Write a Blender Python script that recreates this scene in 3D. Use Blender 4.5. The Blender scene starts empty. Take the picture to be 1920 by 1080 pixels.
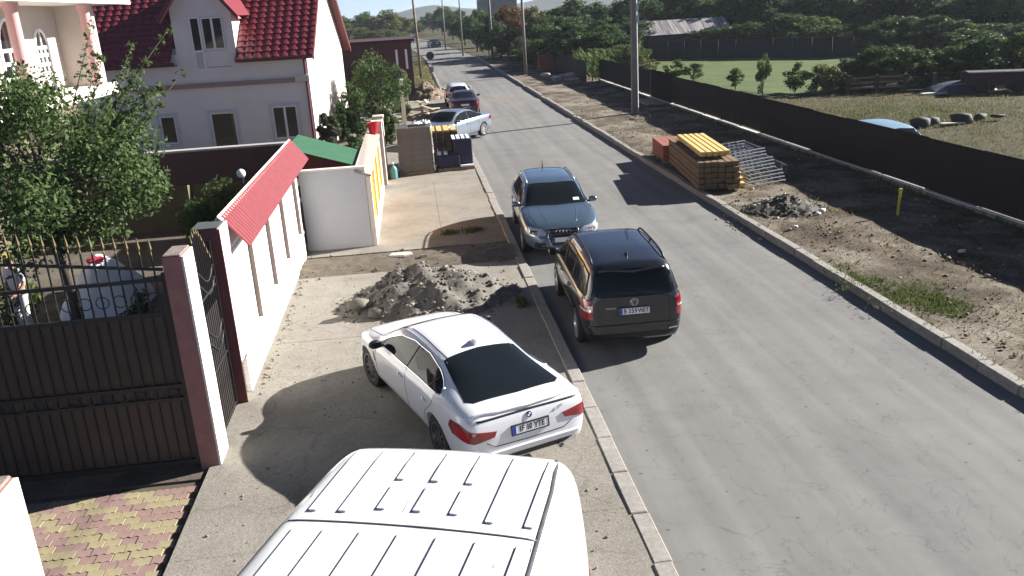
import bpy, bmesh, math, random
import numpy as np
from mathutils import Vector, Matrix, noise
from mathutils.bvhtree import BVHTree
from mathutils.geometry import delaunay_2d_cdt
random.seed(7); rng = np.random.default_rng(11)
SC = bpy.context.scene
COL = SC.collection
RAD = math.radians

# ------------------------------------------------------------------ camera
FPX, HC = 1609.2, 6.1            # focal length in photo pixels, camera height in metres
def _basis():
    down = np.array([1265-960, 540-5450, -FPX]); Z = -down/np.linalg.norm(down)
    y = np.array([760-960, 540-25, -FPX]); y = y - Z*(y@Z); y /= np.linalg.norm(y)
    return np.array([np.cross(y, Z), y, Z])
RC = _basis()
camd = bpy.data.cameras.new('camera'); cam = bpy.data.objects.new('camera', camd); COL.objects.link(cam)
camd.sensor_width = 36.0; camd.lens = 36.0*FPX/1920; camd.clip_end = 6000; camd.clip_start = 0.1
cam.matrix_world = Matrix.Translation((0, 0, HC)) @ Matrix([list(r) for r in RC]).to_4x4()
SC.camera = cam
SC.render.resolution_x, SC.render.resolution_y = 1024, 576

# ------------------------------------------------------------------ light
SUN_EL, SUN_AZ = RAD(26.3), RAD(16.0)      # azimuth measured from +X towards +Y
sdir = Vector((math.cos(SUN_EL)*math.cos(SUN_AZ), math.cos(SUN_EL)*math.sin(SUN_AZ), math.sin(SUN_EL)))
world = bpy.data.worlds.new('World'); SC.world = world; world.use_nodes = True
wn = world.node_tree.nodes; wl = world.node_tree.links
bg = wn['Background']; sky = wn.new('ShaderNodeTexSky'); sky.sky_type = 'NISHITA'; sky.sun_disc = False
sky.sun_elevation = SUN_EL; sky.sun_rotation = math.pi/2 - SUN_AZ; sky.altitude = 80; sky.air_density = 0.3
sky.dust_density = 0.15; sky.ozone_density = 1.0
wl.new(sky.outputs[0], bg.inputs[0]); bg.inputs[1].default_value = 0.05
sl = bpy.data.lights.new('sun', 'SUN'); sl.energy = 5.0; sl.angle = RAD(0.5); sl.color = (1.0, 0.955, 0.89)
so = bpy.data.objects.new('sun', sl); COL.objects.link(so); so.rotation_euler = sdir.to_track_quat('Z', 'Y').to_euler()
SC.view_settings.view_transform = 'Standard'; SC.view_settings.look = 'None'
SC.view_settings.exposure = 1.55; SC.view_settings.gamma = 1.0; SC.view_settings.use_curve_mapping = False
SC.render.engine = 'CYCLES'

# ------------------------------------------------------------------ pixel -> place
def ray(u, v): return RC @ np.array([u-960, 540-v, -FPX])
def g(u, v, z=0.0):
    r = ray(u, v); t = (z-HC)/r[2]; return Vector((r[0]*t, r[1]*t, z))
def at(u, v, X=None, Y=None):
    r = ray(u, v); t = Y/r[1] if Y is not None else X/r[0]
    return Vector((r[0]*t, r[1]*t, HC+r[2]*t))
def proj(p):
    c = RC.T @ np.array([p[0], p[1], p[2]-HC]); return 960+FPX*c[0]/-c[2], 540-FPX*c[1]/-c[2]
def height(p, v):
    "height of the vertical through p at picture row v"
    lo, hi = -5.0, 60.0
    for _ in range(50):
        m = (lo+hi)/2
        if proj((p[0], p[1], m))[1] > v: lo = m
        else: hi = m
    return lo

# ------------------------------------------------------------------ materials
MATS = {}
def mat(name, col, rough=.8, var=.12, scale=3., col2=None, bump=0., bscale=60., metal=0., spec=.4, coat=0., sharp=0., trans=None, bdist=.01, stretch=None):
    if name in MATS: return MATS[name]
    m = bpy.data.materials.new(name); m.use_nodes = True; MATS[name] = m
    nt = m.node_tree; N = nt.nodes; L = nt.links; p = N['Principled BSDF']
    tc = N.new('ShaderNodeTexCoord'); src = tc.outputs['Object']
    if stretch:
        mp = N.new('ShaderNodeMapping'); mp.inputs['Scale'].default_value = stretch; L.new(src, mp.inputs[0]); src = mp.outputs[0]
    nz = N.new('ShaderNodeTexNoise'); nz.inputs['Scale'].default_value = scale; nz.inputs['Detail'].default_value = 6; nz.inputs['Roughness'].default_value = .65
    L.new(src, nz.inputs['Vector'])
    rp = N.new('ShaderNodeValToRGB'); a = .5-.25*(1-sharp); b = .5+.25*(1-sharp)
    rp.color_ramp.elements[0].position = a; rp.color_ramp.elements[1].position = b
    c2 = col2 or tuple(min(1, c*(1+var)) for c in col); c1 = col if col2 else tuple(c*(1-var) for c in col)
    rp.color_ramp.elements[0].color = (*c1, 1); rp.color_ramp.elements[1].color = (*c2, 1)
    L.new(nz.outputs['Fac'], rp.inputs[0]); L.new(rp.outputs[0], p.inputs['Base Color'])
    p.inputs['Roughness'].default_value = rough; p.inputs['Metallic'].default_value = metal
    p.inputs['Specular IOR Level'].default_value = spec; p.inputs['Coat Weight'].default_value = coat; p.inputs['Coat Roughness'].default_value = .05
    if bump:
        n2 = N.new('ShaderNodeTexNoise'); n2.inputs['Scale'].default_value = bscale; n2.inputs['Detail'].default_value = 4; L.new(src, n2.inputs['Vector'])
        bp = N.new('ShaderNodeBump'); bp.inputs['Strength'].default_value = bump; bp.inputs['Distance'].default_value = bdist
        L.new(n2.outputs['Fac'], bp.inputs['Height']); L.new(bp.outputs[0], p.inputs['Normal'])
    if trans:
        out = N['Material Output']; ts = N.new('ShaderNodeBsdfTranslucent'); mx = N.new('ShaderNodeMixShader')
        L.new(rp.outputs[0], ts.inputs[0]); mx.inputs[0].default_value = trans
        L.new(p.outputs[0], mx.inputs[1]); L.new(ts.outputs[0], mx.inputs[2]); L.new(mx.outputs[0], out.inputs[0])
    return m
def nodes(m): return m.node_tree.nodes, m.node_tree.links, m.node_tree.nodes['Principled BSDF']
def leafmat(name, c1, c2, trans=.35):
    m = mat(name, c1, rough=.62, scale=1.1, col2=c2, spec=.14, trans=trans)
    N, L, p = nodes(m)
    return m

def brickmat(name, col, mortar, bw=.2, bh=.065, ax='YZ', bump=.6):
    m = mat(name, col, rough=.85); N, L, p = nodes(m)
    tc = N.new('ShaderNodeTexCoord'); sp = N.new('ShaderNodeSeparateXYZ'); cb = N.new('ShaderNodeCombineXYZ')
    L.new(tc.outputs['Object'], sp.inputs[0])
    ad = N.new('ShaderNodeMath'); ad.operation = 'ADD'; L.new(sp.outputs[0], ad.inputs[0]); L.new(sp.outputs[1], ad.inputs[1])
    L.new(ad.outputs[0], cb.inputs[0]); L.new(sp.outputs[2], cb.inputs[1])
    b = N.new('ShaderNodeTexBrick'); b.inputs['Scale'].default_value = 1; b.inputs['Brick Width'].default_value = bw; b.inputs['Row Height'].default_value = bh
    b.inputs['Mortar Size'].default_value = .006; b.inputs['Color1'].default_value = (*col, 1); b.inputs['Color2'].default_value = (*[c*.9 for c in col], 1); b.inputs['Mortar'].default_value = (*mortar, 1)
    L.new(cb.outputs[0], b.inputs['Vector']); L.new(b.outputs['Color'], p.inputs['Base Color'])
    bp = N.new('ShaderNodeBump'); bp.inputs['Strength'].default_value = bump; bp.inputs['Distance'].default_value = .008; bp.invert = True
    nz = N.new('ShaderNodeTexNoise'); nz.inputs['Scale'].default_value = 90; L.new(tc.outputs['Object'], nz.inputs['Vector'])
    b2 = N.new('ShaderNodeBump'); b2.inputs['Strength'].default_value = .5; b2.inputs['Distance'].default_value = .01; L.new(nz.outputs[0], b2.inputs['Height'])
    L.new(b.outputs['Fac'], bp.inputs['Height']); L.new(b2.outputs[0], bp.inputs['Normal']); L.new(bp.outputs[0], p.inputs['Normal'])
    return m

# ------------------------------------------------------------------ mesh helpers
class MB:
    def __init__(s): s.v = []; s.f = []
    def add(s, vs, fs):
        o = len(s.v); s.v += [tuple(p) for p in vs]; s.f += [tuple(o+i for i in f) for f in fs]; return s
    def box(s, lo, hi, M=None):
        x0, y0, z0 = lo; x1, y1, z1 = hi
        vs = [Vector(p) for p in ((x0,y0,z0),(x1,y0,z0),(x1,y1,z0),(x0,y1,z0),(x0,y0,z1),(x1,y0,z1),(x1,y1,z1),(x0,y1,z1))]
        if M is not None: vs = [M @ p for p in vs]
        return s.add(vs, [(0,3,2,1),(4,5,6,7),(0,1,5,4),(1,2,6,5),(2,3,7,6),(3,0,4,7)])
    def cbox(s, c, d, rz=0., rx=0., ry=0.):
        M = Matrix.Translation(c) @ Matrix.Rotation(rz, 4, 'Z') @ Matrix.Rotation(ry, 4, 'Y') @ Matrix.Rotation(rx, 4, 'X')
        return s.box((-d[0]/2,-d[1]/2,-d[2]/2), (d[0]/2,d[1]/2,d[2]/2), M)
    def tube(s, pts, r, n=8, cap=True):
        pts = [Vector(p) for p in pts]; rs = r if isinstance(r, (list, tuple)) else [r]*len(pts)
        rings = []; up = None
        for i, p in enumerate(pts):
            d = (pts[min(i+1, len(pts)-1)] - pts[max(i-1, 0)]).normalized()
            if up is None: up = d.orthogonal().normalized()
            a = (up - d*up.dot(d)).normalized(); up = a; b = d.cross(a)
            rings.append([p + (a*math.cos(t)+b*math.sin(t))*rs[i] for t in [2*math.pi*k/n for k in range(n)]])
        vs = [q for R_ in rings for q in R_]; fs = []
        for i in range(len(rings)-1):
            for k in range(n): fs.append((i*n+k, i*n+(k+1)%n, (i+1)*n+(k+1)%n, (i+1)*n+k))
        if cap: fs += [tuple(range(n-1, -1, -1)), tuple((len(rings)-1)*n+k for k in range(n))]
        return s.add(vs, fs)
    def lathe(s, prof, n=24, M=None, axis='Z', cap=True):
        vs = []; fs = []
        for r, h in prof:
            for k in range(n):
                t = 2*math.pi*k/n; c, d = r*math.cos(t), r*math.sin(t)
                vs.append(Vector((c, d, h)) if axis == 'Z' else Vector((h, c, d)) if axis == 'X' else Vector((d, h, c)))
        if M is not None: vs = [M @ p for p in vs]
        m = len(prof)
        for i in range(m-1):
            for k in range(n): fs.append((i*n+k, i*n+(k+1)%n, (i+1)*n+(k+1)%n, (i+1)*n+k))
        if cap: fs += [tuple(range(n-1, -1, -1)), tuple((m-1)*n+k for k in range(n))]
        return s.add(vs, fs)
    def prism(s, poly, d0, d1, plane='XY', M=None):
        def P(a, b, c): return Vector((a, b, c)) if plane == 'XY' else Vector((a, c, b)) if plane == 'XZ' else Vector((c, a, b))
        n = len(poly); vs = [P(a, b, d0) for a, b in poly] + [P(a, b, d1) for a, b in poly]
        if M is not None: vs = [M @ p for p in vs]
        fs = [tuple(range(n-1, -1, -1)), tuple(range(n, 2*n))] + [(i, (i+1) % n, n+(i+1) % n, n+i) for i in range(n)]
        return s.add(vs, fs)
    def grid(s, nx, ny, fn):
        o = [fn(i/nx, j/ny) for j in range(ny+1) for i in range(nx+1)]
        return s.add(o, [(j*(nx+1)+i, j*(nx+1)+i+1, (j+1)*(nx+1)+i+1, (j+1)*(nx+1)+i) for j in range(ny) for i in range(nx)])
    def build(s, name, m, parent=None, smooth=False, bevel=0., weld=False, fix=True):
        me = bpy.data.meshes.new(name); me.from_pydata(s.v, [], s.f)
        if fix or weld or bevel:
            bm = bmesh.new(); bm.from_mesh(me)
            if weld: bmesh.ops.remove_doubles(bm, verts=bm.verts, dist=1e-4)
            if fix: bmesh.ops.recalc_face_normals(bm, faces=bm.faces)
            if bevel:
                es = [e for e in bm.edges if len(e.link_faces) == 2 and e.calc_face_angle(0) > .6]
                bmesh.ops.bevel(bm, geom=es, offset=bevel, segments=1, affect='EDGES')
            bm.to_mesh(me); bm.free()
        return link(name, me, m, parent, smooth)
def link(name, me, m, parent=None, smooth=False):
    if m and not me.materials: me.materials.append(MATS[m] if isinstance(m, str) else m)
    if smooth:
        for p in me.polygons: p.use_smooth = True
        if smooth == 'angle':
            me.set_sharp_from_angle(angle=RAD(40))
    o = bpy.data.objects.new(name, me); COL.objects.link(o)
    if parent: o.parent = parent
    return o
def tag(o, label, cat, group=None):
    o['label'] = label; o['category'] = cat
    if group: o['group'] = group
    return o
def thing(name, label, cat, loc=(0, 0, 0), rz=0., group=None):
    o = bpy.data.objects.new(name, None); COL.objects.link(o); o.location = loc; o.rotation_euler = (0, 0, rz); o.empty_display_size = .2
    return tag(o, label, cat, group)
def struct(o): o['kind'] = 'structure'; return o
def stuff(o): o['kind'] = 'stuff'; return o
def dup(o, parent=None, loc=None, rz=None, label=None, scale=None):
    c = o.copy(); COL.objects.link(c)
    if parent is not None: c.parent = parent
    if loc is not None: c.location = loc
    if rz is not None: c.rotation_euler = (0, 0, rz)
    if scale is not None: c.scale = scale if isinstance(scale, tuple) else (scale,)*3
    if label: c['label'] = label
    for ch in list(o.children): dup(ch, c)
    return c
def npmesh(name, V, F, m, parent=None, smooth=False):
    me = bpy.data.meshes.new(name); k = F.shape[1]
    me.vertices.add(len(V)); me.vertices.foreach_set('co', V.astype(np.float32).ravel())
    me.loops.add(F.size); me.loops.foreach_set('vertex_index', F.astype(np.int32).ravel())
    me.polygons.add(len(F)); me.polygons.foreach_set('loop_start', np.arange(0, F.size, k, dtype=np.int32))
    me.update(calc_edges=True)
    return link(name, me, m, parent, smooth)
def fbm(x, y, s=1., o=4, seed=0.):
    return noise.fractal(Vector((x*s, y*s, seed)), 1.0, 2.0, o)
def text(txt, size, m, parent, M, name='lettering', depth=.002, font_scale=(1, 1), bold=0.):
    cu = bpy.data.curves.new('t', 'FONT'); cu.body = txt; cu.size = size; cu.extrude = depth; cu.align_x = 'CENTER'; cu.align_y = 'CENTER'; cu.offset = bold
    o = bpy.data.objects.new('t', cu); COL.objects.link(o)
    me = bpy.data.meshes.new_from_object(o.evaluated_get(bpy.context.evaluated_depsgraph_get()))
    bpy.data.objects.remove(o); bpy.data.curves.remove(cu)
    me.transform(Matrix.Diagonal((font_scale[0], font_scale[1], 1, 1))); me.transform(M); me.materials.clear()
    return link(name, me, m, parent)

# ------------------------------------------------------------------ material list
WHITE = mat('white_render', (.78, .77, .74), var=.04, scale=1.5, bump=.15)
WHITEBRICK = brickmat('white_brick', (.78, .76, .72), (.62, .60, .56))
MAROON = mat('maroon_plaster', (.30, .145, .13), var=.2, scale=4, bump=.2)
IRON = mat('black_iron', (.018, .018, .02), rough=.45, spec=.5)
GOLD = mat('gold_paint', (.13, .10, .045), rough=.5, metal=.3)
GREYWALL = mat('pale_grey_render', (.52, .52, .54), var=.06, scale=1.1, bump=.2)
YELLOW = mat('yellow_render', (.78, .40, .06), var=.08, bump=.15)
CREAM = mat('cream_render', (.75, .66, .58), var=.06, bump=.15)
KERB = mat('kerb_concrete', (.265, .248, .225), var=.3, scale=9, bump=.5, bscale=80)
SOIL = mat('dug_soil', (.075, .055, .038), col2=(.19, .15, .11), scale=6, bump=1., bscale=30, bdist=.03)
STONE = mat('pale_stone', (.5, .47, .42), var=.2, bump=.5)
BLACKRUB = mat('tyre_rubber', (.012, .012, .012), rough=.75)
GLASS = mat('dark_window_glass', (.012, .015, .018), rough=.06, spec=.8, var=.1)
PVC = mat('white_pvc', (.8, .8, .8), rough=.4, var=.02)
STEEL = mat('galvanised_steel', (.42, .44, .46), rough=.4, metal=.8, var=.2, scale=12)
WOOD = mat('weathered_wood', (.21, .16, .11), var=.3, scale=4, bump=.3, stretch=(6, 6, .8))
# ================================================================== GROUND
def groundmat(name, stops, scale, detail=8, bump=.6, bscale=25, bdist=.03, rough=.95, fine=None):
    m = bpy.data.materials.new(name); m.use_nodes = True; MATS[name] = m
    N, L, p = nodes(m); tc = N.new('ShaderNodeTexCoord')
    nz = N.new('ShaderNodeTexNoise'); nz.inputs['Scale'].default_value = scale; nz.inputs['Detail'].default_value = detail; nz.inputs['Roughness'].default_value = .7
    L.new(tc.outputs['Object'], nz.inputs['Vector'])
    rp = N.new('ShaderNodeValToRGB'); els = rp.color_ramp.elements
    for i, (pos, c) in enumerate(stops):
        e = els[i] if i < 2 else els.new(pos); e.position = pos; e.color = (*c, 1)
    L.new(nz.outputs['Fac'], rp.inputs[0])
    n2 = N.new('ShaderNodeTexNoise'); n2.inputs['Scale'].default_value = bscale; n2.inputs['Detail'].default_value = 8; n2.inputs['Roughness'].default_value = .75; L.new(tc.outputs['Object'], n2.inputs['Vector'])
    mx = N.new('ShaderNodeMix'); mx.data_type = 'RGBA'; mx.blend_type = 'MULTIPLY'; mx.inputs[0].default_value = .75
    r2 = N.new('ShaderNodeValToRGB'); r2.color_ramp.elements[0].position = .3; r2.color_ramp.elements[1].position = .62
    r2.color_ramp.elements[0].color = (*(fine or (.55, .55, .55)), 1); r2.color_ramp.elements[1].color = (1.1, 1.1, 1.1, 1)
    L.new(n2.outputs['Fac'], r2.inputs[0]); L.new(rp.outputs[0], mx.inputs[6]); L.new(r2.outputs[0], mx.inputs[7]); L.new(mx.outputs[2], p.inputs['Base Color'])
    p.inputs['Roughness'].default_value = rough; p.inputs['Specular IOR Level'].default_value = .25
    bp = N.new('ShaderNodeBump'); bp.inputs['Strength'].default_value = bump; bp.inputs['Distance'].default_value = bdist
    L.new(n2.outputs['Fac'], bp.inputs['Height']); L.new(bp.outputs[0], p.inputs['Normal'])
    return m
FIELD = groundmat('dry_field', [(.3, (.024, .032, .010)), (.45, (.052, .05, .022)), (.6, (.082, .07, .040)), (.72, (.036, .042, .015))], .22, bscale=5, bdist=.15)
YARD = groundmat('yard_ground', [(.35, (.085, .07, .055)), (.6, (.14, .12, .10))], .8, bscale=12)
ASPH = groundmat('worn_asphalt', [(.3, (.165, .163, .158)), (.5, (.19, .188, .182)), (.7, (.212, .208, .2))], .55, bscale=70, bump=.4, bdist=.006, rough=.85, fine=(.68, .68, .68))
CONC = groundmat('pavement_concrete', [(.3, (.20, .185, .16)), (.5, (.255, .237, .208)), (.7, (.30, .282, .252))], .7, bscale=26, bump=.9, bdist=.014, fine=(.55, .53, .5))
VERGE = groundmat('verge_dirt', [(.38, (.068, .053, .039)), (.48, (.13, .105, .077)), (.56, (.22, .193, .153)), (.66, (.31, .285, .24))], .42, bscale=11, bump=1.0, bdist=.07, fine=(.4, .38, .35))
# extra marks on asphalt: long wheel-track streaks and small dark pits / stains
N, L, p = nodes(ASPH)
tc = N.new('ShaderNodeTexCoord'); mp = N.new('ShaderNodeMapping'); mp.inputs['Scale'].default_value = (1.5, .045, 1); L.new(tc.outputs['Object'], mp.inputs[0])
sn = N.new('ShaderNodeTexNoise'); sn.inputs['Scale'].default_value = 1.6; sn.inputs['Detail'].default_value = 5; L.new(mp.outputs[0], sn.inputs['Vector'])
sr = N.new('ShaderNodeValToRGB'); sr.color_ramp.elements[0].position = .35; sr.color_ramp.elements[0].color = (.80, .80, .81, 1); sr.color_ramp.elements[1].position = .62; sr.color_ramp.elements[1].color = (1.06, 1.05, 1.03, 1)
L.new(sn.outputs['Fac'], sr.inputs[0])
vo = N.new('ShaderNodeTexVoronoi'); vo.inputs['Scale'].default_value = 2.6; L.new(tc.outputs['Object'], vo.inputs['Vector'])
vr = N.new('ShaderNodeValToRGB'); vr.color_ramp.elements[0].position = .035; vr.color_ramp.elements[0].color = (.42, .42, .43, 1); vr.color_ramp.elements[1].position = .085; vr.color_ramp.elements[1].color = (1, 1, 1, 1)
L.new(vo.outputs['Distance'], vr.inputs[0])
cm = N.new('ShaderNodeTexNoise'); cm.inputs['Scale'].default_value = 1.3; cm.inputs['Detail'].default_value = 9; cm.inputs['Distortion'].default_value = .6; L.new(tc.outputs['Object'], cm.inputs['Vector'])
cr = N.new('ShaderNodeValToRGB'); e = cr.color_ramp.elements; e[0].position = .493; e[0].color = (1, 1, 1, 1); e[1].position = .5; e[1].color = (.72, .72, .72, 1); e2 = e.new(.507); e2.color = (1, 1, 1, 1)
L.new(cm.outputs['Fac'], cr.inputs[0])
bn = N.new('ShaderNodeTexNoise'); bn.inputs['Scale'].default_value = .42; bn.inputs['Detail'].default_value = 7; bn.inputs['Roughness'].default_value = .72; L.new(tc.outputs['Object'], bn.inputs['Vector'])
br = N.new('ShaderNodeValToRGB'); br.color_ramp.elements[0].position = .33; br.color_ramp.elements[0].color = (.84, .85, .88, 1); br.color_ramp.elements[1].position = .47; br.color_ramp.elements[1].color = (1, 1, 1, 1); L.new(bn.outputs['Fac'], br.inputs[0])
cur = p.inputs['Base Color'].links[0].from_socket
for src in (sr.outputs[0], vr.outputs[0], cr.outputs[0], br.outputs[0]):
    mm = N.new('ShaderNodeMix'); mm.data_type = 'RGBA'; mm.blend_type = 'MULTIPLY'; mm.inputs[0].default_value = .85 if src is not cr.outputs[0] else .16
    L.new(cur, mm.inputs[6]); L.new(src, mm.inputs[7]); cur = mm.outputs[2]
L.new(cur, p.inputs['Base Color'])
# cracks in the concrete
N, L, p = nodes(CONC)
tc = N.new('ShaderNodeTexCoord'); vo = N.new('ShaderNodeTexVoronoi'); vo.feature = 'DISTANCE_TO_EDGE'; vo.inputs['Scale'].default_value = .55
nz = N.new('ShaderNodeTexNoise'); nz.inputs['Scale'].default_value = 2.2; nz.inputs['Detail'].default_value = 5; L.new(tc.outputs['Object'], nz.inputs['Vector'])
va = N.new('ShaderNodeMixRGB'); va.blend_type = 'ADD'; va.inputs[0].default_value = .6; L.new(tc.outputs['Object'], va.inputs[1]); L.new(nz.outputs['Color'], va.inputs[2]); L.new(va.outputs[0], vo.inputs['Vector'])
vr = N.new('ShaderNodeValToRGB'); vr.color_ramp.elements[0].color = (.5, .47, .44, 1); vr.color_ramp.elements[1].position = .014; vr.color_ramp.elements[1].color = (1, 1, 1, 1); L.new(vo.outputs['Distance'], vr.inputs[0])
cur = p.inputs['Base Color'].links[0].from_socket
mm = N.new('ShaderNodeMix'); mm.data_type = 'RGBA'; mm.blend_type = 'MULTIPLY'; mm.inputs[0].default_value = .4; L.new(cur, mm.inputs[6]); L.new(vr.outputs[0], mm.inputs[7]); L.new(mm.outputs[2], p.inputs['Base Color'])

struct(MB().grid(40, 40, lambda a, b: (-700+1400*a, -60+1500*b, -.06)).build('ground', FIELD))
KL, KR = 2.42, 8.74            # kerb faces
rp_ = [(5.58, -6), (5.58, 40), (5.58, 90), (5.6, 112), (4.9, 135), (3.4, 165), (1.2, 205), (-6, 260), (-22, 330)]
def roadgrid(pts, w, z):
    m = MB(); vs = []
    for i, (x, y) in enumerate(pts):
        a = Vector(pts[max(0, i-1)]); b = Vector(pts[min(len(pts)-1, i+1)]); d = (b-a).normalized(); n = Vector((d.y, -d.x))
        vs += [(x-n.x*w, y-n.y*w, z), (x+n.x*w, y+n.y*w, z)]
    m.add(vs, [(2*i, 2*i+1, 2*i+3, 2*i+2) for i in range(len(pts)-1)]); return m
struct(roadgrid(rp_, 3.25, 0.).build('road', ASPH))
# pavement on the left: concrete slabs on a base
pave = struct(MB().box((-3.42, -1, -.05), (KL-.17, 110, .0)).build('pavement', CONC))
PZ = .06
cuts = [(-3.4, 2.2, 3.0, 9.16), (-3.4, 2.2, 9.165, 16.2), (-3.4, 2.2, 16.215, 20.6), (-3.2, 2.22, 22.5, 23.2), (-1.45, .45, 23.205, 27.4), (.458, 2.24, 23.205, 28.6), (-1.45, .45, 27.408, 32), (.458, 2.24, 28.608, 32), (-1.45, 2.24, 32.01, 38)]
for x0, x1, y0, y1 in cuts:
    def wob(a, b, x0=x0, x1=x1, y0=y0, y1=y1):
        x = x0+(x1-x0)*a; y = y0+(y1-y0)*b
        return (x, y, PZ + .012*fbm(x, y, .8))
    m = MB().grid(10, 14, wob); m.box((x0, y0, -.02), (x1, y1, PZ-.02)); m.build('slab', CONC, pave, fix=False)
struct(MB().box((-60, 11.2, -.05), (-3.44, 60, .015)).box((-60, -8, -.05), (-5.9, 11.2, .015)).build('yard', YARD))

# kerbs: each stone of its own
def kerb_run(name, x, y0, y1, top, w, length, gap=.014, jitter=.006, skip=()):
    k = struct(MB().box((x-w/2+.02, y0, -.05), (x+w/2-.02, y1, top-.06)).build(name, KERB))
    st = MB().cbox((0, 0, 0), (w, length-gap, .24)); proto = None
    y = y0+length/2; i = 0
    while y < y1:
        if not any(a < y < b for a, b in skip):
            loc = (x+random.uniform(-jitter, jitter), y, top-.12+random.uniform(-jitter, jitter))
            if proto is None: proto = st.build('kerb_stone', KERB, k, bevel=.012); o = proto
            else: o = dup(proto, k)
            o.location = loc; o.rotation_euler = (random.uniform(-.004, .004), random.uniform(-.01, .01), random.uniform(-.006, .006))
        y += length; i += 1
    return k
kerb_run('kerb_right', KR+.1, 6.0, 118, .185, .2, 1.0, jitter=.014, skip=((46.5, 48.5), (57.5, 60.5), (68, 70)))
kerb_run('kerb_left', KL-.12, 5.0, 40, .085, .22, 1.0, jitter=.012)
kerb_run('kerb_left_far', KL-.12, 70, 115, .10, .2, 1.0, jitter=.02)

# right-hand verge, uneven
def verge(a, b):
    x = KR+.2+(14.9-KR-.2)*a; y = 4+116*b
    z = .14 + .05*fbm(x, y, .45, 5) + .05*max(0, fbm(x+40, y, 1.3, 4))
    if x < KR+.35: z = .135
    return (x, y, z)
struct(MB().grid(46, 420, verge).build('verge', VERGE, smooth=True))
# patch repair on road
struct(MB().box((3.9, 60, .001), (7.3, 61.4, .005)).build('road_patch', mat('patched_asphalt', (.20, .165, .125), var=.15, scale=3, bump=.3)))

# ------------------------------------------------------------------ driveway pavers
PYEL = mat('paver_yellow', (.29, .25, .15), var=.16, scale=5, bump=.3, bscale=120)
PRED = mat('paver_red', (.255, .17, .15), var=.16, scale=5, bump=.3, bscale=120)
drive = struct(MB().box((-5.88, -4, -.06), (-3.44, 11.2, -.02)).build('driveway', mat('paver_sand', (.10, .08, .06))))
pv = {}
wv = [(x, .013*(1-abs(((x+.1) % .1)/.05-1)*2)) for x in np.linspace(-.0975, .0975, 13)]
poly = [(x, -.0785+f_) for x, f_ in wv]+[(x, .0785+f_) for x, f_ in reversed(wv)]
for key, m_ in (('y', PYEL), ('r', PRED)):
    pv[key] = MB().prism(poly, -.035, .0).build('paver', m_, drive, bevel=.003)
    pv[key].location = (-4.4, -3.0, -.03)
row = 0; y = 8.05
while y < 11.1:
    x = -5.76 + (.1 if row % 2 else 0)
    while x < -3.52:
        f = y - .67*abs(x+3.72)
        k = 'y' if math.floor(f/.29) % 2 == 0 else 'r'
        o = dup(pv[k], drive); o.location = (x+random.uniform(-.003, .003), y+random.uniform(-.003, .003), random.uniform(-.006, .006)); o.rotation_euler = (random.uniform(-.012, .012), random.uniform(-.012, .012), random.uniform(-.01, .01))
        x += .2
    y += .162; row += 1

# ================================================================== WALLS
XW = -3.22
# --- gate pillars
def pillar(label, x0, x1, y0, y1, h):
    t = thing('gate_pillar', label, 'pillar', ((x0+x1)/2, (y0+y1)/2, 0))
    cx, cy = (x0+x1)/2, (y0+y1)/2; w, d = (x1-x0), (y1-y0)
    MB().box((-w/2, -d/2, 0), (w/2-.03, d/2-.002, h)).build('core', MAROON, t)
    MB().box((w/2-.03, -d/2+.004, 0), (w/2, d/2, h-.003)).build('brick_face', WHITEBRICK, t)
    MB().box((-w/2+.005, -d/2+.005, h), (w/2-.035, d/2-.008, h+.03)).build('cap', mat('mortar_top', (.22, .18, .16), var=.3, scale=9, bump=.8), t, bevel=.012)
    return t
pillar('white brick faced gate pillar with maroon side at the open leaf', -3.52, -3.24, 11.47, 12.0, 3.2)
pillar('near white brick pillar beside the red and yellow paving', -3.62, -3.02, 5.1, 5.75, 3.15)
# --- pedestrian gate between pillar and wall
pg = thing('pedestrian_gate', 'narrow black wrought iron gate with wavy top rail and gold tips', 'gate', (-3.4, 12.0, 0))
GL = 1.55
for z0 in (.12, 1.05, 2.2): MB().tube([(0, 0.02, z0), (0, GL-.02, z0)], .018, 6).build('rail', IRON, pg)
for yy in (.025, GL-.025): MB().cbox((0, yy, 1.45), (.05, .05, 2.9)).build('stile', IRON, pg)
for k in range(13):
    yy = .1+k*(GL-.2)/12; zt = 2.62+.55*math.sin(math.pi*(k/12))**1.2
    b_ = MB().tube([(0, yy, .06), (0, yy, zt)], .009, 5).build('bar', IRON, pg)
    MB().lathe([(.001, 0), (.02, .03), (.012, .07), (.001, .13)], 6, Matrix.Translation((0, yy, zt))).build('spear_tip', GOLD, b_)
for z0, s in ((2.42, 1), (1.5, 1)):
    for q in (-.1, .1):
        pts = [(0, .05+t*(GL-.1), z0+q+.16*math.sin(2*math.pi*t)*s) for t in np.linspace(0, 1, 17)]
        MB().tube(pts, .017, 6).build('scroll_rail', IRON, pg, smooth=True)
MB().box((-.012, .05, .1), (-.006, GL-.05, 1.95)).build('backing_sheet', mat('brown_sheet', (.03, .024, .022), rough=.5), pg)
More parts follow.
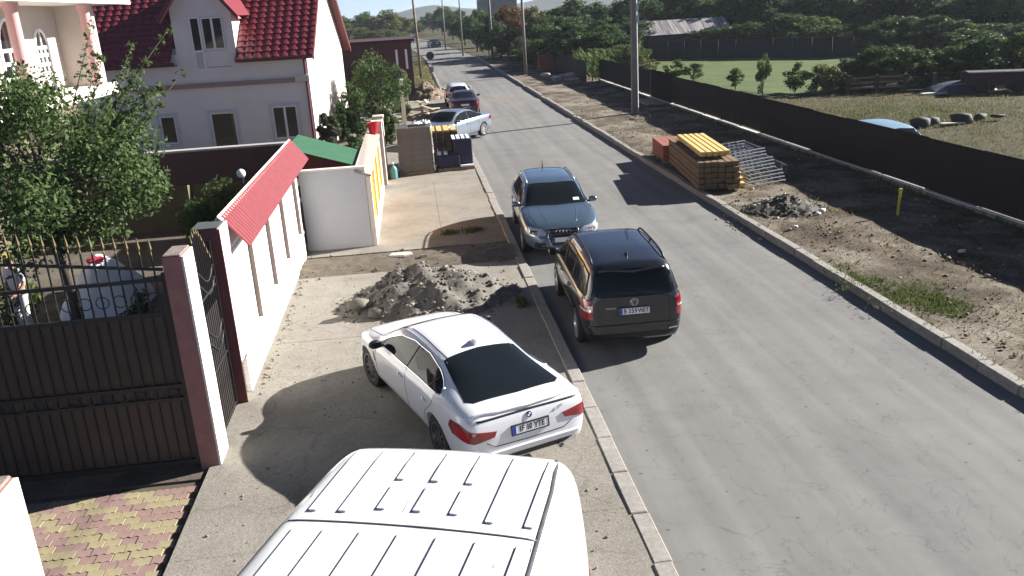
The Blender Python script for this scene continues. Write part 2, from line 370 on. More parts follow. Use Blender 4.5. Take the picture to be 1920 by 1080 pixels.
# --- boundary wall with red tin coping
bw = thing('boundary_wall', 'white brick boundary wall with recessed bays and red tin coping', 'wall', (XW, 13.6, 0))
LW = 9.15
MB().box((-.36, .006, 0), (-.09, LW-.006, 2.62)).build('wall_core', WHITEBRICK, bw)
MB().box((-.087, .4, 0), (0, LW, .72)).build('plinth', WHITEBRICK, bw)
MB().box((-.087, .4, .72), (.02, LW, .77)).build('plinth_sill', CREAM, bw)
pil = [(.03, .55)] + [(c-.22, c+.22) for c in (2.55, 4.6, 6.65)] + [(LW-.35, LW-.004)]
for a, b in pil: MB().box((-.085, a, .77), (-.001, b, 2.62)).build('pilaster', WHITEBRICK, bw); MB().box((-.084, a-.012, .772), (-.004, a-.001, 2.60)).build('shaded_reveal', mat('taupe_shade', (.22, .17, .155), var=.15), bw)  # thin taupe strips added so colour deepens the shade on the pilaster sides
for (a0, a1), (b0, b1) in zip(pil, pil[1:]):
    MB().box((-.084, a1+.16, .95), (-.072, b0-.16, 2.45)).build('bay_panel', WHITE, bw)
MB().box((-.42, -.03, 0), (.003, .003, 3.05)).build('end_pillar', mat('dark_maroon_plaster', (.15, .055, .055), var=.2, scale=4, bump=.2), bw); MB().box((-.43, -.02, 3.05), (-.03, .5, 3.08)).build('end_cap', mat('slate_cap', (.07, .075, .08)), bw)
MB().box((-.42, .003, 2.62), (0, .6, 3.05)).build('end_block', WHITEBRICK, bw)
REDTIN = mat('red_tin', (.19, .034, .043), rough=.6, var=.2, scale=6, spec=.2)
def corr(a, b):
    y = .62+(LW-.1)*a; zz = .045*abs(math.sin(a*math.pi*56))**.4
    x = -.10+.40*b; return (x+zz*.5, y, 3.10-.54*b+zz*.7)
MB().grid(448, 2, corr).build('coping_sheet', REDTIN, bw)
MB().grid(60, 1, lambda a, b: (-.12-.34*b, .55+(LW-.1)*a, 3.09-.46*b)).build('rear_coping', REDTIN, bw)
MB().prism([(-.20, 3.05), (-.12, 3.15), (-.05, 3.07), (-.07, 3.05), (-.12, 3.11), (-.18, 3.03)], .5, LW+.47, 'XZ').build('ridge_cap', CREAM, bw)
MB().prism([(-.36, 2.62), (-.001, 2.62), (-.08, 2.95), (-.13, 3.03), (-.36, 2.74)], .6, LW-.02, 'XZ').build('coping_bed', WHITE, bw)
# globe lamp behind the ridge
gl = thing('globe_lamp', 'white glass globe lamp on the red coped wall', 'lamp', (-3.56, 17.6, 3.0))
MB().lathe([(.03, 0), (.03, .14), (.06, .15), (.06, .17)], 10).build('stem', IRON, gl)
MB().lathe([(.001, .16)]+[(.09*math.sin(t), .25-.09*math.cos(t)) for t in np.linspace(.3, 2.9, 9)]+[(.001, .345)], 16).build('globe', mat('opal_glass', (.85, .85, .82), rough=.2), gl, smooth=True)
# --- grey cross wall and yellow wall
rw = thing('grey_wall', 'plain pale grey rendered wall standing square to the street', 'wall', (-2.3, 23.2, 0))
MB().box((-.92, -.0, 0), (.83, .2, 2.24)).build('wall_face', GREYWALL, rw)
MB().box((-.93, -.02, 2.24), (.84, .22, 2.28)).build('wall_cap', CREAM, rw)
XY = -1.34
yw = thing('yellow_wall', 'yellow panelled street wall with pale frames and sloping coping', 'wall', (XY, 23.2, 0))
MB().box((-.14, .0, 0), (-.10, 8.0, 2.05)).build('wall_core', CREAM, yw)
MB().box((-.09, .003, 0), (0, 8.0, .42)).build('plinth', CREAM, yw)
for a, b in ((.0, .16), (2.2, 2.42), (4.5, 4.72), (6.9, 7.1), (7.8, 8.0)): MB().box((-.098, a+.003, .42), (-.002, b, 2.0)).build('pilaster', CREAM, yw)
for a, b in ((.16, 2.2), (2.42, 4.5), (4.72, 6.9)): MB().box((-.098, a, .425), (-.06, b, 1.99)).build('yellow_panel', YELLOW, yw)
MB().prism([(-.42, 2.13), (.03, 2.0), (.03, 2.05), (-.42, 2.2)], -.05, 8.05, 'XZ').build('coping', mat('pink_tile_coping', (.36, .30, .27), var=.2, scale=8), yw)
# next property: pillars, maroon gate
for i, (y0, lab) in enumerate(((32.0, 'pale street pillar with yellow return beside the maroon gate'), (33.7, 'tall pale pillar next to the wrapped block pallet'))):
    t = thing('street_pillar', lab, 'pillar', (-1.4, y0, 0))
    MB().box((-.2, 0, 0), (.16, .45, 2.35)).build('shaft', CREAM, t); MB().box((-.15, .452, 0), (.13, .75, 2.2)).build('return_panel', YELLOW, t)
    MB().box((-.24, -.04, 2.35), (.2, .49, 2.43)).build('cap', CREAM, t, bevel=.02)
mg = thing('maroon_gate', 'maroon sheet metal gate leaf hung between pale pillars', 'gate', (-1.45, 32.75, 0))
for k in range(5): MB().box((-.01, .02+k*.185, .1), (.02, .19+k*.185, 2.1)).build('panel', mat('maroon_paint', (.13, .03, .035), rough=.5), mg)
MB().box((-.02, 0, 1.0), (-.012, .93, 1.1)).build('rail', IRON, mg)
# red bucket on yellow wall
rb = thing('red_bucket', 'red plastic bucket sitting on the yellow wall coping', 'bucket', (-1.5, 30.9, 2.13))
MB().lathe([(.14, 0), (.2, .36), (.215, .37), (.215, .4), (.19, .4), (.13, .02)], 18).build('pail', mat('red_plastic', (.55, .02, .03), rough=.4), rb, smooth='angle')
MB().tube([(.2*math.cos(t), 0.02, .38-.16*math.sin(t)) for t in np.linspace(0, math.pi, 9)], .008, 5).build('handle', PVC, rb)

# ================================================================== DRIVEWAY GATE LEAF (swung open into the yard)
gt = thing('driveway_gate', 'tall black iron gate leaf with gold spear tips and brown sheet', 'gate', (-3.53, 11.56, 0))
GW = 3.35
SHEET = mat('brown_polycarbonate', (.11, .085, .075), rough=.35, var=.2, scale=2, spec=.4)
N, L, p = nodes(SHEET); out = N['Material Output']; tr = N.new('ShaderNodeBsdfTransparent'); tr.inputs[0].default_value = (.5, .4, .36, 1); mx = N.new('ShaderNodeMixShader'); mx.inputs[0].default_value = .35
L.new(p.outputs[0], mx.inputs[1]); L.new(tr.outputs[0], mx.inputs[2]); L.new(mx.outputs[0], out.inputs[0])
MB().box((-GW, .02, .14), (-.05, .026, 2.38)).build('infill_sheet', SHEET, gt)
for z0, h in ((.08, .08), (1.1, .05), (1.3, .05), (2.36, .06), (2.86, .05)): MB().box((-GW, -.025, z0), (-.005, .018, z0+h)).build('rail', IRON, gt)
for xx in (-.03, -GW): MB().cbox((xx, 0, 1.5), (.06, .056, 2.95)).build('stile', IRON, gt)
def arch_top(x): return 3.02+.42*(abs(x)/GW)**1.0
nb = 22; bp0 = None
tipm = MB().lathe([(.006, 0), (.013, .01), (.013, .03), (.007, .05), (.026, .10), (.015, .17), (.001, .26)], 6)
for k in range(nb):
    x = -.14-k*(GW-.22)/(nb-1); zt = arch_top(x)+.18
    b_ = MB().cbox((x, -.002, .14+(zt-.14)/2), (.02, .02, zt-.14)).build('bar', IRON, gt)
    if bp0 is None: bp0 = tipm.build('spear_tip', GOLD, b_); tp = bp0
    else: tp = dup(bp0, b_)
    tp.location = (x, 0, zt)
MB().tube([(-.03-t*(GW-.03), 0, arch_top(t*GW)) for t in np.linspace(0, 1, 20)], .026, 6).build('top_rail', IRON, gt)
for k in range(14):     # scroll rings in the band below the top rail and in the middle band
    x = -.2-k*(GW-.4)/13
    MB().tube([(x+.085*math.cos(t), -.02, 2.63+.085*math.sin(t)) for t in np.linspace(0, 2*math.pi, 13)], .008, 5, cap=False).build('ring', IRON, gt)
    MB().tube([(x+.075*math.cos(t), -.02, 1.225+.065*math.sin(t)) for t in np.linspace(0, 2*math.pi, 13)], .007, 5, cap=False).build('ring', GOLD if k % 2 else IRON, gt)
# ================================================================== VEHICLES
def paint(name, col, metal=0., rough=.3, dirt=.06):
    return mat(name, col, rough=rough, metal=metal, var=dirt, scale=2.5, coat=.8, spec=.5)
CARGLASS = mat('tinted_car_glass', (.010, .013, .016), rough=.05, spec=.2, var=.05)
TRIM = mat('black_plastic_trim', (.012, .012, .013), rough=.5)
CHROME = mat('chrome', (.75, .76, .78), rough=.12, metal=1., var=.02)
ALLOY = mat('alloy_wheel', (.55, .56, .58), rough=.3, metal=.8, var=.05)
REDLENS = mat('red_lens', (.22, .008, .014), rough=.12, spec=.7, coat=1., var=.25, scale=14)
DARKRED = mat('smoked_red_lens', (.16, .012, .02), rough=.12, spec=.7, coat=1., var=.2, scale=14)
CLEAR = mat('clear_lens', (.55, .58, .62), rough=.08, metal=.4, spec=.8, var=.5, scale=18)
PLATEW = mat('number_plate_white', (.72, .73, .75), rough=.4, var=.02)
PLATEB = mat('number_plate_blue', (.02, .05, .4), rough=.4)
INK = mat('plate_black', (.01, .01, .01), rough=.5)

def interp(keys, y):
    ys = [k[0] for k in keys]; zs = [k[1] for k in keys]; n = len(ys)
    if y <= ys[0]: return zs[0]
    if y >= ys[-1]: return zs[-1]
    i = max(j for j in range(n-1) if ys[j] <= y)
    d = [(zs[j+1]-zs[j])/(ys[j+1]-ys[j]) for j in range(n-1)]
    def tang(j):
        if j == 0: return d[0]
        if j == n-1: return d[-1]
        return 0. if d[j-1]*d[j] <= 0 else 2*d[j-1]*d[j]/(d[j-1]+d[j])
    h = ys[i+1]-ys[i]; t = (y-ys[i])/h; m0, m1 = tang(i)*h, tang(i+1)*h
    return (2*t**3-3*t*t+1)*zs[i]+(t**3-2*t*t+t)*m0+(-2*t**3+3*t*t)*zs[i+1]+(t**3-t*t)*m1
def car_section(S, y):
    zl, zb, zt, w, wr = (interp(S[k], y) for k in ('zlow', 'zbelt', 'ztop', 'w', 'wr'))
    dz = max(zt-zb, .01); k = min(1, max(0, (dz-.06)/.25)); k = k*k*(3-2*k); mix = lambda a, b: a*(1-k)+b*k
    hb = zb-zl
    return [(0, zl), (.78*w, zl), (.93*w, zl+.05), (.975*w, zl+.3*hb), (w, zl+.6*hb), (.995*w, zl+.80*hb), (.975*w, zb-.035), (.945*w, zb),
            (mix(.86*w, .925*w), mix(zb+.45*dz, zb+.035)), (mix(.77*w, wr+.055), mix(zb+.66*dz, zt-.16*min(1, dz/.4))), (mix(.68*w, wr), mix(zb+.8*dz, zt-.065)), (mix(.5*w, wr-.12), mix(zb+.92*dz, zt-.018)), (.25*w, zt-.004), (0, zt)]
def van_section(S, y):
    zl, zt, w = (interp(S[k], y) for k in ('zlow', 'ztop', 'w')); h = zt-zl
    return [(0, zl), (.8*w, zl), (.95*w, zl+.05), (w, zl+.25*h), (w, zl+.45*h), (.985*w, zl+.62*h), (.96*w, zl+.78*h), (.93*w, zt-.22), (.885*w, zt-.10), (.82*w, zt-.035), (.79*w, zt-.03), (.77*w, zt-.012), (.4*w, zt+.008), (0, zt+.015)]
def body_mesh(S, sect, arches):
    L_ = S['L']; ys = sorted(set([round(-L_/2+L_*i/46, 4) for i in range(47)] + [round(-L_/2+d, 4) for d in (.02, .05)] + [round(L_/2-d, 4) for d in (.02, .05)]))
    secs = []
    for y in ys:
        h = sect(S, y); secs.append([(x, y, z) for x, z in h] + [(-x, y, z) for x, z in h[-2:0:-1]])
    n = len(secs[0]); m = MB(); vs = [p for s_ in secs for p in s_]; fs = []
    for i in range(len(secs)-1):
        for k in range(n): fs.append((i*n+k, i*n+(k+1) % n, (i+1)*n+(k+1) % n, (i+1)*n+k))
    fs += [tuple(range(n)), tuple((len(secs)-1)*n+k for k in reversed(range(n)))]
    m.add(vs, fs); o = m.build('tmp_body', None)
    sm = o.modifiers.new('s', 'SUBSURF'); sm.levels = 1
    cut = []
    if arches:
        mm = MB()
        for (yw, rz, ra) in arches:
            for s_ in (-1, 1): mm.lathe([(ra, S['arch_in']*s_), (ra, 1.5*s_)], 28, Matrix.Translation((0, yw, rz)), 'X')
        c = mm.build('tmp_cut', None); bo = o.modifiers.new('b', 'BOOLEAN'); bo.object = c; bo.solver = 'EXACT'; bo.operation = 'DIFFERENCE'; cut.append(c)
    me = bpy.data.meshes.new_from_object(o.evaluated_get(bpy.context.evaluated_depsgraph_get()))
    for q in [o]+cut: d = q.data; bpy.data.objects.remove(q); bpy.data.meshes.remove(d)
    return me
class Car:
    def __init__(s, t, S, sect=car_section, arches=None):
        s.t = t; me = body_mesh(S, sect, arches); me.materials.clear()
        s.S = S; s.body = link('body', me, S['paint'], t, smooth='angle')
        full = body_mesh(S, sect, None); bm = bmesh.new(); bm.from_mesh(full); s.bvh = BVHTree.FromBMesh(bm); bm.free(); bpy.data.meshes.remove(full)
    def hit(s, o, d):
        loc, n, i, dist = s.bvh.ray_cast(o, d)
        if loc is None:
            loc, n, i, dist = s.bvh.find_nearest(o + d*o.length)
        return loc, n
    def frame(s, view, side=1):
        if view == 'S': return Vector((-side, 0, 0)), lambda a, b: Vector((4*side, a, b))
        if view == 'T': return Vector((0, 0, -1)), lambda a, b: Vector((a, b, 6))
        if view == 'B': return Vector((0, 1, 0)), lambda a, b: Vector((a, -6, b))
        if view == 'F': return Vector((0, -1, 0)), lambda a, b: Vector((a, 6, b))
        ang = view; d = Vector((-side*math.cos(ang), -math.sin(ang), 0)); u = Vector((-math.sin(ang)*side, math.cos(ang), 0))
        e = (s.S['L']/2-.16)*(1 if ang > 0 else -1); cn = Vector((side*(interp(s.S['w'], e)-.06), e, 0)); a0 = u.dot(cn)
        return d, lambda a, b: -d*6 + u*(a+a0) + Vector((0, 0, b))
    def patch(s, name, poly, view, m, off=.006, side=1, parent=None, step=.07, deep=.012):
        d, P = s.frame(view, side)
        pts = []
        for i in range(len(poly)):
            a = Vector(poly[i]); b = Vector(poly[(i+1) % len(poly)]); k = max(1, int((b-a).length/step))
            pts += [a.lerp(b, j/k) for j in range(k)]
        nb = len(pts); xs = [p[0] for p in pts]; ys = [p[1] for p in pts]
        inner = []
        x = min(xs)+step
        while x < max(xs):
            y = min(ys)+step
            while y < max(ys): inner.append(Vector((x, y))); y += step
            x += step
        V2, E2, F2, *_ = delaunay_2d_cdt(pts+inner, [(i, (i+1) % nb) for i in range(nb)], [], 1, 1e-5)
        used = sorted({i for f in F2 for i in f}); rem = {i: k for k, i in enumerate(used)}
        top = []; bot = []
        for i in used:
            loc, n = s.hit(P(V2[i][0], V2[i][1]), d)
            if n.dot(d) > 0: n = -n
            top.append(loc+n*off); bot.append(loc-n*deep)
        fs = [tuple(rem[i] for i in f) for f in F2]; k = len(top)
        cnt = {}
        for f in fs:
            for a, b in zip(f, f[1:]+f[:1]): cnt[(a, b)] = 1
        sidef = [(a, b, b+k, a+k) for (a, b) in cnt if (b, a) not in cnt]
        mb = MB(); mb.add(top+bot, fs+sidef)
        return mb.build(name, m, parent or s.t, smooth='angle')
    def both(s, name, poly, m, **k):
        return [s.patch(name, poly, 'S', m, side=q, **k) for q in (-1, 1)]
    def line(s, name, pts, view, m, r=.006, side=1, parent=None, off=.002, n=6, mirror=False):
        d, P = s.frame(view, side); out = []
        for a, b in zip(pts, pts[1:]):
            a = Vector(a); b = Vector(b); k = max(1, int((b-a).length/.06))
            out += [a.lerp(b, j/k) for j in range(k)]
        out.append(Vector(pts[-1])); q = []
        for p in out:
            loc, nn = s.hit(P(p[0], p[1]), d)
            if nn.dot(d) > 0: nn = -nn
            q.append(loc+nn*off)
        return MB().tube(q, r, n).build(name, m, parent or s.t, smooth=True)
    def point(s, a, b, view, side=1):
        d, P = s.frame(view, side); return s.hit(P(a, b), d)
    def wheels(s, pos, r, wd, x, spokes=10, rimm=ALLOY, steer=0., rimr=.68):
        tyre = MB().lathe([(r*.62, -wd*.46), (r*.80, -wd*.5), (r*.95, -wd*.47), (r, -wd*.36), (r, wd*.36), (r*.95, wd*.47), (r*.80, wd*.5), (r*.62, wd*.46)], 32, axis='X', cap=False)
        rim = MB(); R1 = r*rimr
        rim.lathe([(R1, wd*.30), (R1+.012, wd*.49), (R1-.02, wd*.49), (R1-.035, wd*.25)], 32, axis='X', cap=False)
        rim.lathe([(.001, wd*.34), (.075, wd*.36), (.07, wd*.42), (.001, wd*.44)], 16, axis='X')
        for k in range(spokes):
            a = 2*math.pi*k/spokes
            rim.box((wd*.30, .05, -.022), (wd*.42, R1-.01, .022), Matrix.Rotation(a, 4, 'X'))
        dark = MB().lathe([(R1-.01, wd*.05), (R1-.01, wd*.10), (.001, wd*.11)], 24, axis='X')
        proto = None
        for yw in pos:
            for q in (-1, 1):
                if proto is None:
                    w = tyre.build('wheel', BLACKRUB, s.t, smooth='angle'); rim.build('rim', rimm, w, smooth='angle'); dark.build('brake_disc', TRIM, w); proto = w
                else: w = dup(proto, s.t)
                w.location = (q*x, yw, r); w.rotation_euler = (0, 0, (0 if q > 0 else math.pi)+(steer if yw == max(pos) else 0))
    def mirror(s, y, z, m, x=None, size=(.2, .11, .14)):
        for q in (-1, 1):
            loc, n = s.point(y, z, 'S', q); o = MB()
            c = Vector((loc.x+q*(size[0]*.5+.03), y-.01, z+.05))
            bm = MB().lathe([(.001, -.5), (.62, -.47), (.9, -.3), (1, 0), (.92, .28), (.7, .5), (.001, .52)], 12, Matrix.Translation(c) @ Matrix.Diagonal((size[0]*.55, size[1], size[2]*.5, 1)) @ Matrix.Rotation(0, 4, 'X'), 'Y')
            h = bm.build('wing_mirror', m, s.t, smooth=True)
            MB().tube([loc+Vector((-q*.03, 0, 0)), c-Vector((0, 0, size[2]*.3))], .022, 6).build('mirror_arm', TRIM, h)
            MB().cbox(c+Vector((0, -size[1]*.50, 0)), (size[0]*.75, .008, size[2]*.65)).build('mirror_glass', CARGLASS, h)
    def handles(s, ys, z, m):
        for y in ys:
            for q in (-1, 1):
                a, _ = s.point(y-.1, z, 'S', q); b, _ = s.point(y+.1, z, 'S', q); mid = (a+b)/2+Vector((q*.035, 0, 0))
                MB().tube([a, a.lerp(mid, .8)+Vector((0, -.02, 0)), mid, b.lerp(mid, .8), b], .014, 6).build('door_handle', m, s.t, smooth=True)
    def plate(s, loc, txt, rx=0., back=True, tilt=0.):
        w, h = .52, .112
        M = Matrix.Translation(loc) @ (Matrix.Rotation(0, 4, 'Z') if back else Matrix.Rotation(math.pi, 4, 'Z')) @ Matrix.Rotation(RAD(90)+tilt, 4, 'X')
        p_ = MB().box((-w/2, -h/2, -.03), (w/2, h/2, .006), M).build('number_plate', PLATEW, s.t)
        MB().box((-w/2+.004, -h/2+.004, .006), (-w/2+.05, h/2-.004, .0085), M).build('plate_band', PLATEB, p_)
        fr = MB()
        for lo, hi in (((-w/2-.014, -h/2-.016, -.03), (w/2+.014, -h/2, .009)), ((-w/2-.014, h/2, -.03), (w/2+.014, h/2+.014, .009)), ((-w/2-.014, -h/2, -.03), (-w/2, h/2, .009)), ((w/2, -h/2, -.03), (w/2+.014, h/2, .009))): fr.box(lo, hi, M)
        fr.build('plate_frame', TRIM, p_)
        if txt:
            wd = [.030 if ch in 'I1' else .028 if ch == ' ' else .062 if ch in 'WM' else .052 for ch in txt]; x = .025-sum(wd)/2
            for ch, w_ in zip(txt, wd):
                if ch != ' ': text(ch, .108, INK, p_, M @ Matrix.Translation((x+w_/2, 0, .0075)), 'plate_character', .001, (.84, 1.0), .0022)
                x += w_
        return p_
    def rails(s, x, y0, y1, m, h=.05, r=.016):
        for q in (-1, 1):
            pts = []
            for k in range(11):
                y = y0+(y1-y0)*k/10; l, n = s.point(q*x, y, 'T'); e = min(k, 10-k)
                pts.append(l+Vector((0, 0, -.01 if e == 0 else h*.8 if e == 1 else h)))
            b_ = MB().tube(pts, r, 8).build('roof_rail', m, s.t, smooth=True)
            l, n = s.point(q*x, (y0+y1)/2, 'T'); MB().tube([l, l+Vector((0, 0, h))], r*.9, 6).build('rail_foot', m, b_)
    def fin(s, y, m, size=1.):
        l, n = s.point(0, y, 'T')
        MB().prism([(-.09*size, -.01), (.1*size, -.01), (.02*size, .03*size), (-.04*size, .07*size), (-.085*size, .075*size)], -.022*size, .022*size, 'YZ', Matrix.Translation(l)).build('roof_antenna', m, s.t, bevel=.008)

def roundel(car, loc, r, name='badge', M=None, kind='blue'):
    "round badge: dark ring with blue and white quarters"
    M = Matrix.Translation(loc) @ (M or Matrix.Identity(4))
    b = MB().lathe([(.001, 0), (r, 0), (r, .006), (r*.97, .008), (.001, .008)], 24, M @ Matrix.Rotation(RAD(90), 4, 'X')).build(name, TRIM, car.t)
    MB().tube([M @ Vector((r*math.cos(t), -.006, r*math.sin(t))) for t in np.linspace(0, 2*math.pi, 25)], r*.07, 6, cap=False).build('ring', CHROME, b)
    for k in range(4):
        pl = [(0, 0)]+[(r*.62*math.cos(t), r*.62*math.sin(t)) for t in np.linspace(k*math.pi/2, (k+1)*math.pi/2, 7)]
        MB().prism(pl, -.0105, -.007, 'XZ', M).build('quarter', PLATEB if k % 2 else PVC, b)
def vwlogo(car, loc, r, M=None):
    M = Matrix.Translation(loc) @ (M or Matrix.Identity(4))
    b = MB().lathe([(.001, 0), (r, 0), (r, .005), (.001, .006)], 24, M @ Matrix.Rotation(RAD(90), 4, 'X')).build('badge', TRIM, car.t)
    MB().tube([M @ Vector((r*math.cos(t), -.006, r*math.sin(t))) for t in np.linspace(0, 2*math.pi, 25)], r*.1, 6, cap=False).build('ring', CHROME, b)
    V = [(-.36, .82), (0, .12), (.36, .82)]; W = [(-.78, .42), (-.36, -.78), (0, -.05), (.36, -.78), (.78, .42)]
    for pts, nm in ((V, 'letter_v'), (W, 'letter_w')):
        MB().tube([M @ Vector((a*r, -.008, c*r)) for a, c in pts], r*.09, 6).build(nm, CHROME, b)

def sedan_common(c, glass_rear, glass_front, sidepoly, sidepoly2=None, pillars=(), trim=TRIM, side_trim=True):
    c.patch('windscreen', glass_front, 'T', CARGLASS, off=.004)
    c.patch('rear_window', glass_rear[1], glass_rear[0], CARGLASS, off=.004)
    for q in (-1, 1):
        w = c.patch('side_window', sidepoly, 'S', CARGLASS, side=q, off=.004)
        if side_trim: c.line('window_trim', sidepoly+[sidepoly[0]], 'S', trim, r=.013, side=q, parent=w, off=.004)
        for a, b in pillars: c.line('window_pillar', [a, b], 'S', TRIM, r=.022, side=q, parent=w, off=-.008)

# ---------------------------------------------------------------- white four-door coupe
WHITEP = paint('white_car_paint', (.76, .77, .80), rough=.28, dirt=.03)
def coupe():
    t = thing('car', 'white four-door coupe parked nose-in on the pavement by the soil heap', 'car', (.26, 12.52, PZ), RAD(20.5)); t.scale = (1.03, 1.08, 1.03)
    S = dict(L=4.64, paint=WHITEP, arch_in=.62,
        ztop=[(-2.32, .70), (-2.30, .90), (-2.25, 1.015), (-2.17, 1.06), (-1.9, 1.095), (-1.3, 1.235), (-.7, 1.345), (-.15, 1.385), (.3, 1.36), (.65, 1.27), (1.15, 1.03), (1.25, .985), (1.7, .93), (2.05, .83), (2.23, .70), (2.32, .52)],
        zbelt=[(-2.32, .66), (-2.30, .86), (-2.24, .95), (-1.8, .985), (-1, .965), (0, .93), (1, .905), (1.25, .925), (1.7, .87), (2.05, .76), (2.23, .64), (2.32, .5)],
        zlow=[(-2.32, .42), (-2.22, .27), (-1.8, .22), (1.8, .20), (2.2, .2), (2.32, .33)],
        w=[(-2.32, .77), (-2.28, .825), (-2.15, .875), (-1.75, .905), (-1.3, .92), (-.6, .895), (.6, .895), (1.5, .91), (1.9, .87), (2.15, .75), (2.32, .52)],
        wr=[(-2.3, .60), (-1.85, .60), (-1.3, .585), (-.5, .60), (.3, .63), (.8, .68), (1.2, .72)])
    c = Car(t, S, arches=[(1.52, .335, .375), (-1.29, .335, .375)])
    sp = [(.98, .965), (.72, 1.10), (.35, 1.245), (-.1, 1.30), (-.6, 1.275), (-1.0, 1.19), (-1.36, 1.075), (-1.42, 1.03), (-1.35, 1.005), (-.9, .99), (.1, .96), (.8, .945)]
    sedan_common(c, ('T', [(-.545, -.92), (-.635, -1.5), (-.69, -1.87), (-.6, -1.96), (0, -2.0), (.6, -1.96), (.69, -1.87), (.635, -1.5), (.545, -.92), (0, -.87)]), [(-.53, .46), (0, .52), (.53, .46), (.63, 1.02), (.62, 1.13), (0, 1.2), (-.62, 1.13), (-.63, 1.02)], sp, pillars=(((-.18, .955), (-.28, 1.30)), ((-1.02, .99), (-1.12, 1.15))), trim=CHROME)
    c.line('boot_lip', [(-.78, -2.18), (-.4, -2.235), (0, -2.245), (.4, -2.235), (.78, -2.18)], 'T', WHITEP, r=.022, off=.012)
    c.line('boot_gap', [(-.72, .955), (0, .965), (.72, .955)], 'B', TRIM, r=.016, off=-.004)
    for q in (-1, 1):
        # lamp seen from the rear corner: tall at the flank, narrow towards the plate
        pl = [(-.20, .70), (-.25, .78), (-.22, .87), (-.10, .89), (.06, .85), (.30, .805), (.37, .795), (.34, .725), (.08, .69)]
        l = c.patch('tail_light', [(-a, b) for a, b in pl], RAD(-62), REDLENS, side=q, off=.012)
        c.patch('lamp_inner', [(-a, b) for a, b in [(-.17, .73), (-.20, .78), (-.18, .845), (-.09, .86), (.05, .815), (.05, .72)]], RAD(-62), mat('bright_red_lens', (.40, .012, .02), rough=.15, coat=1.), side=q, off=.016, parent=l)
        c.line('door_gap', [(1.05, .40), (1.08, .7), (1.0, .93)], 'S', TRIM, r=.005, side=q, off=-.001)
        c.line('door_gap', [(-.22, .36), (-.2, .95)], 'S', TRIM, r=.005, side=q, off=-.001)
        c.line('door_gap', [(-.85, .40), (-.95, .62), (-1.22, .82), (-1.3, .99)], 'S', TRIM, r=.005, side=q, off=-.001)
        c.line('sill', [(-.85, .27), (1.08, .26)], 'S', TRIM, r=.012, side=q, off=-.002)
        c.patch('side_vent', [(1.08, .62), (1.12, .62), (1.17, .76), (1.13, .76)], 'S', TRIM, side=q, off=.003)
        c.patch('headlight', [(-.12, .62), (.3, .60), (.34, .70), (-.1, .76), (-.32, .74)], RAD(60), CLEAR, side=q, off=.006)
        c.line('roof_gutter', [(.50*q, .30), (.50*q, -.6), (.475*q, -1.0)], 'T', TRIM, r=.005, off=.0)
        c.line('roof_edge_trim', [(.56*q, .4), (.555*q, -.3), (.55*q, -.85)], 'T', CHROME, r=.006, off=.001)
    c.patch('rear_bumper_insert', [(-.5, .34), (.5, .34), (.62, .42), (-.62, .42)], 'B', TRIM, off=.006)
    c.line('bumper_gap', [(-.62, .66), (-.5, .585), (0, .575), (.5, .585), (.62, .66)], 'B', TRIM, r=.007, off=-.002)
    c.line('bumper_crease', [(-.75, .50), (0, .505), (.75, .50)], 'B', WHITEP, r=.018, off=.004)
    for q in (-1, 1):
        lo, n = c.point(.45*q, .3, 'B'); MB().lathe([(.045, 0), (.045, .12), (.035, .12), (.035, .01)], 14, Matrix.Translation(lo+Vector((0, .05, .02))) @ Matrix.Rotation(RAD(90), 4, 'X')).build('exhaust', CHROME, t)
    c.patch('grille', [(-.3, .5), (.3, .5), (.36, .64), (-.36, .64)], 'F', TRIM, off=.006)
    lo, n = c.point(0, .74, 'B'); tl = math.atan2(n.z, -n.y)
    c.plate(lo+Vector((0, -.008, 0)), 'IF 10 YTE', tilt=-tl*.8)
    lo, n = c.point(0, .895, 'B'); roundel(c, lo+Vector((0, -.002, 0)), .041, M=Matrix.Rotation(-math.atan2(n.z, -n.y), 4, 'X'))
    lo, n = c.point(.48, .895, 'B'); text('420d', .055, CHROME, t, Matrix.Translation(lo+n*.004) @ Matrix.Rotation(RAD(18), 4, 'Z') @ Matrix.Rotation(RAD(80), 4, 'X'), 'model_lettering')
    c.wheels((1.52, -1.29), .335, .225, .765, spokes=10, steer=RAD(4), rimm=mat('dark_alloy', (.10, .10, .11), rough=.4, metal=.6)); c.mirror(.83, .95, TRIM); c.handles((-.02, -.98), .80, WHITEP); c.fin(-.72, WHITEP, 1.15)
    c.line('bonnet_gap', [(-.70, 1.2), (-.72, 1.7), (-.6, 2.1)], 'T', TRIM, r=.005, off=-.001); c.line('bonnet_gap', [(.70, 1.2), (.72, 1.7), (.6, 2.1)], 'T', TRIM, r=.005, off=-.001)
coupe()

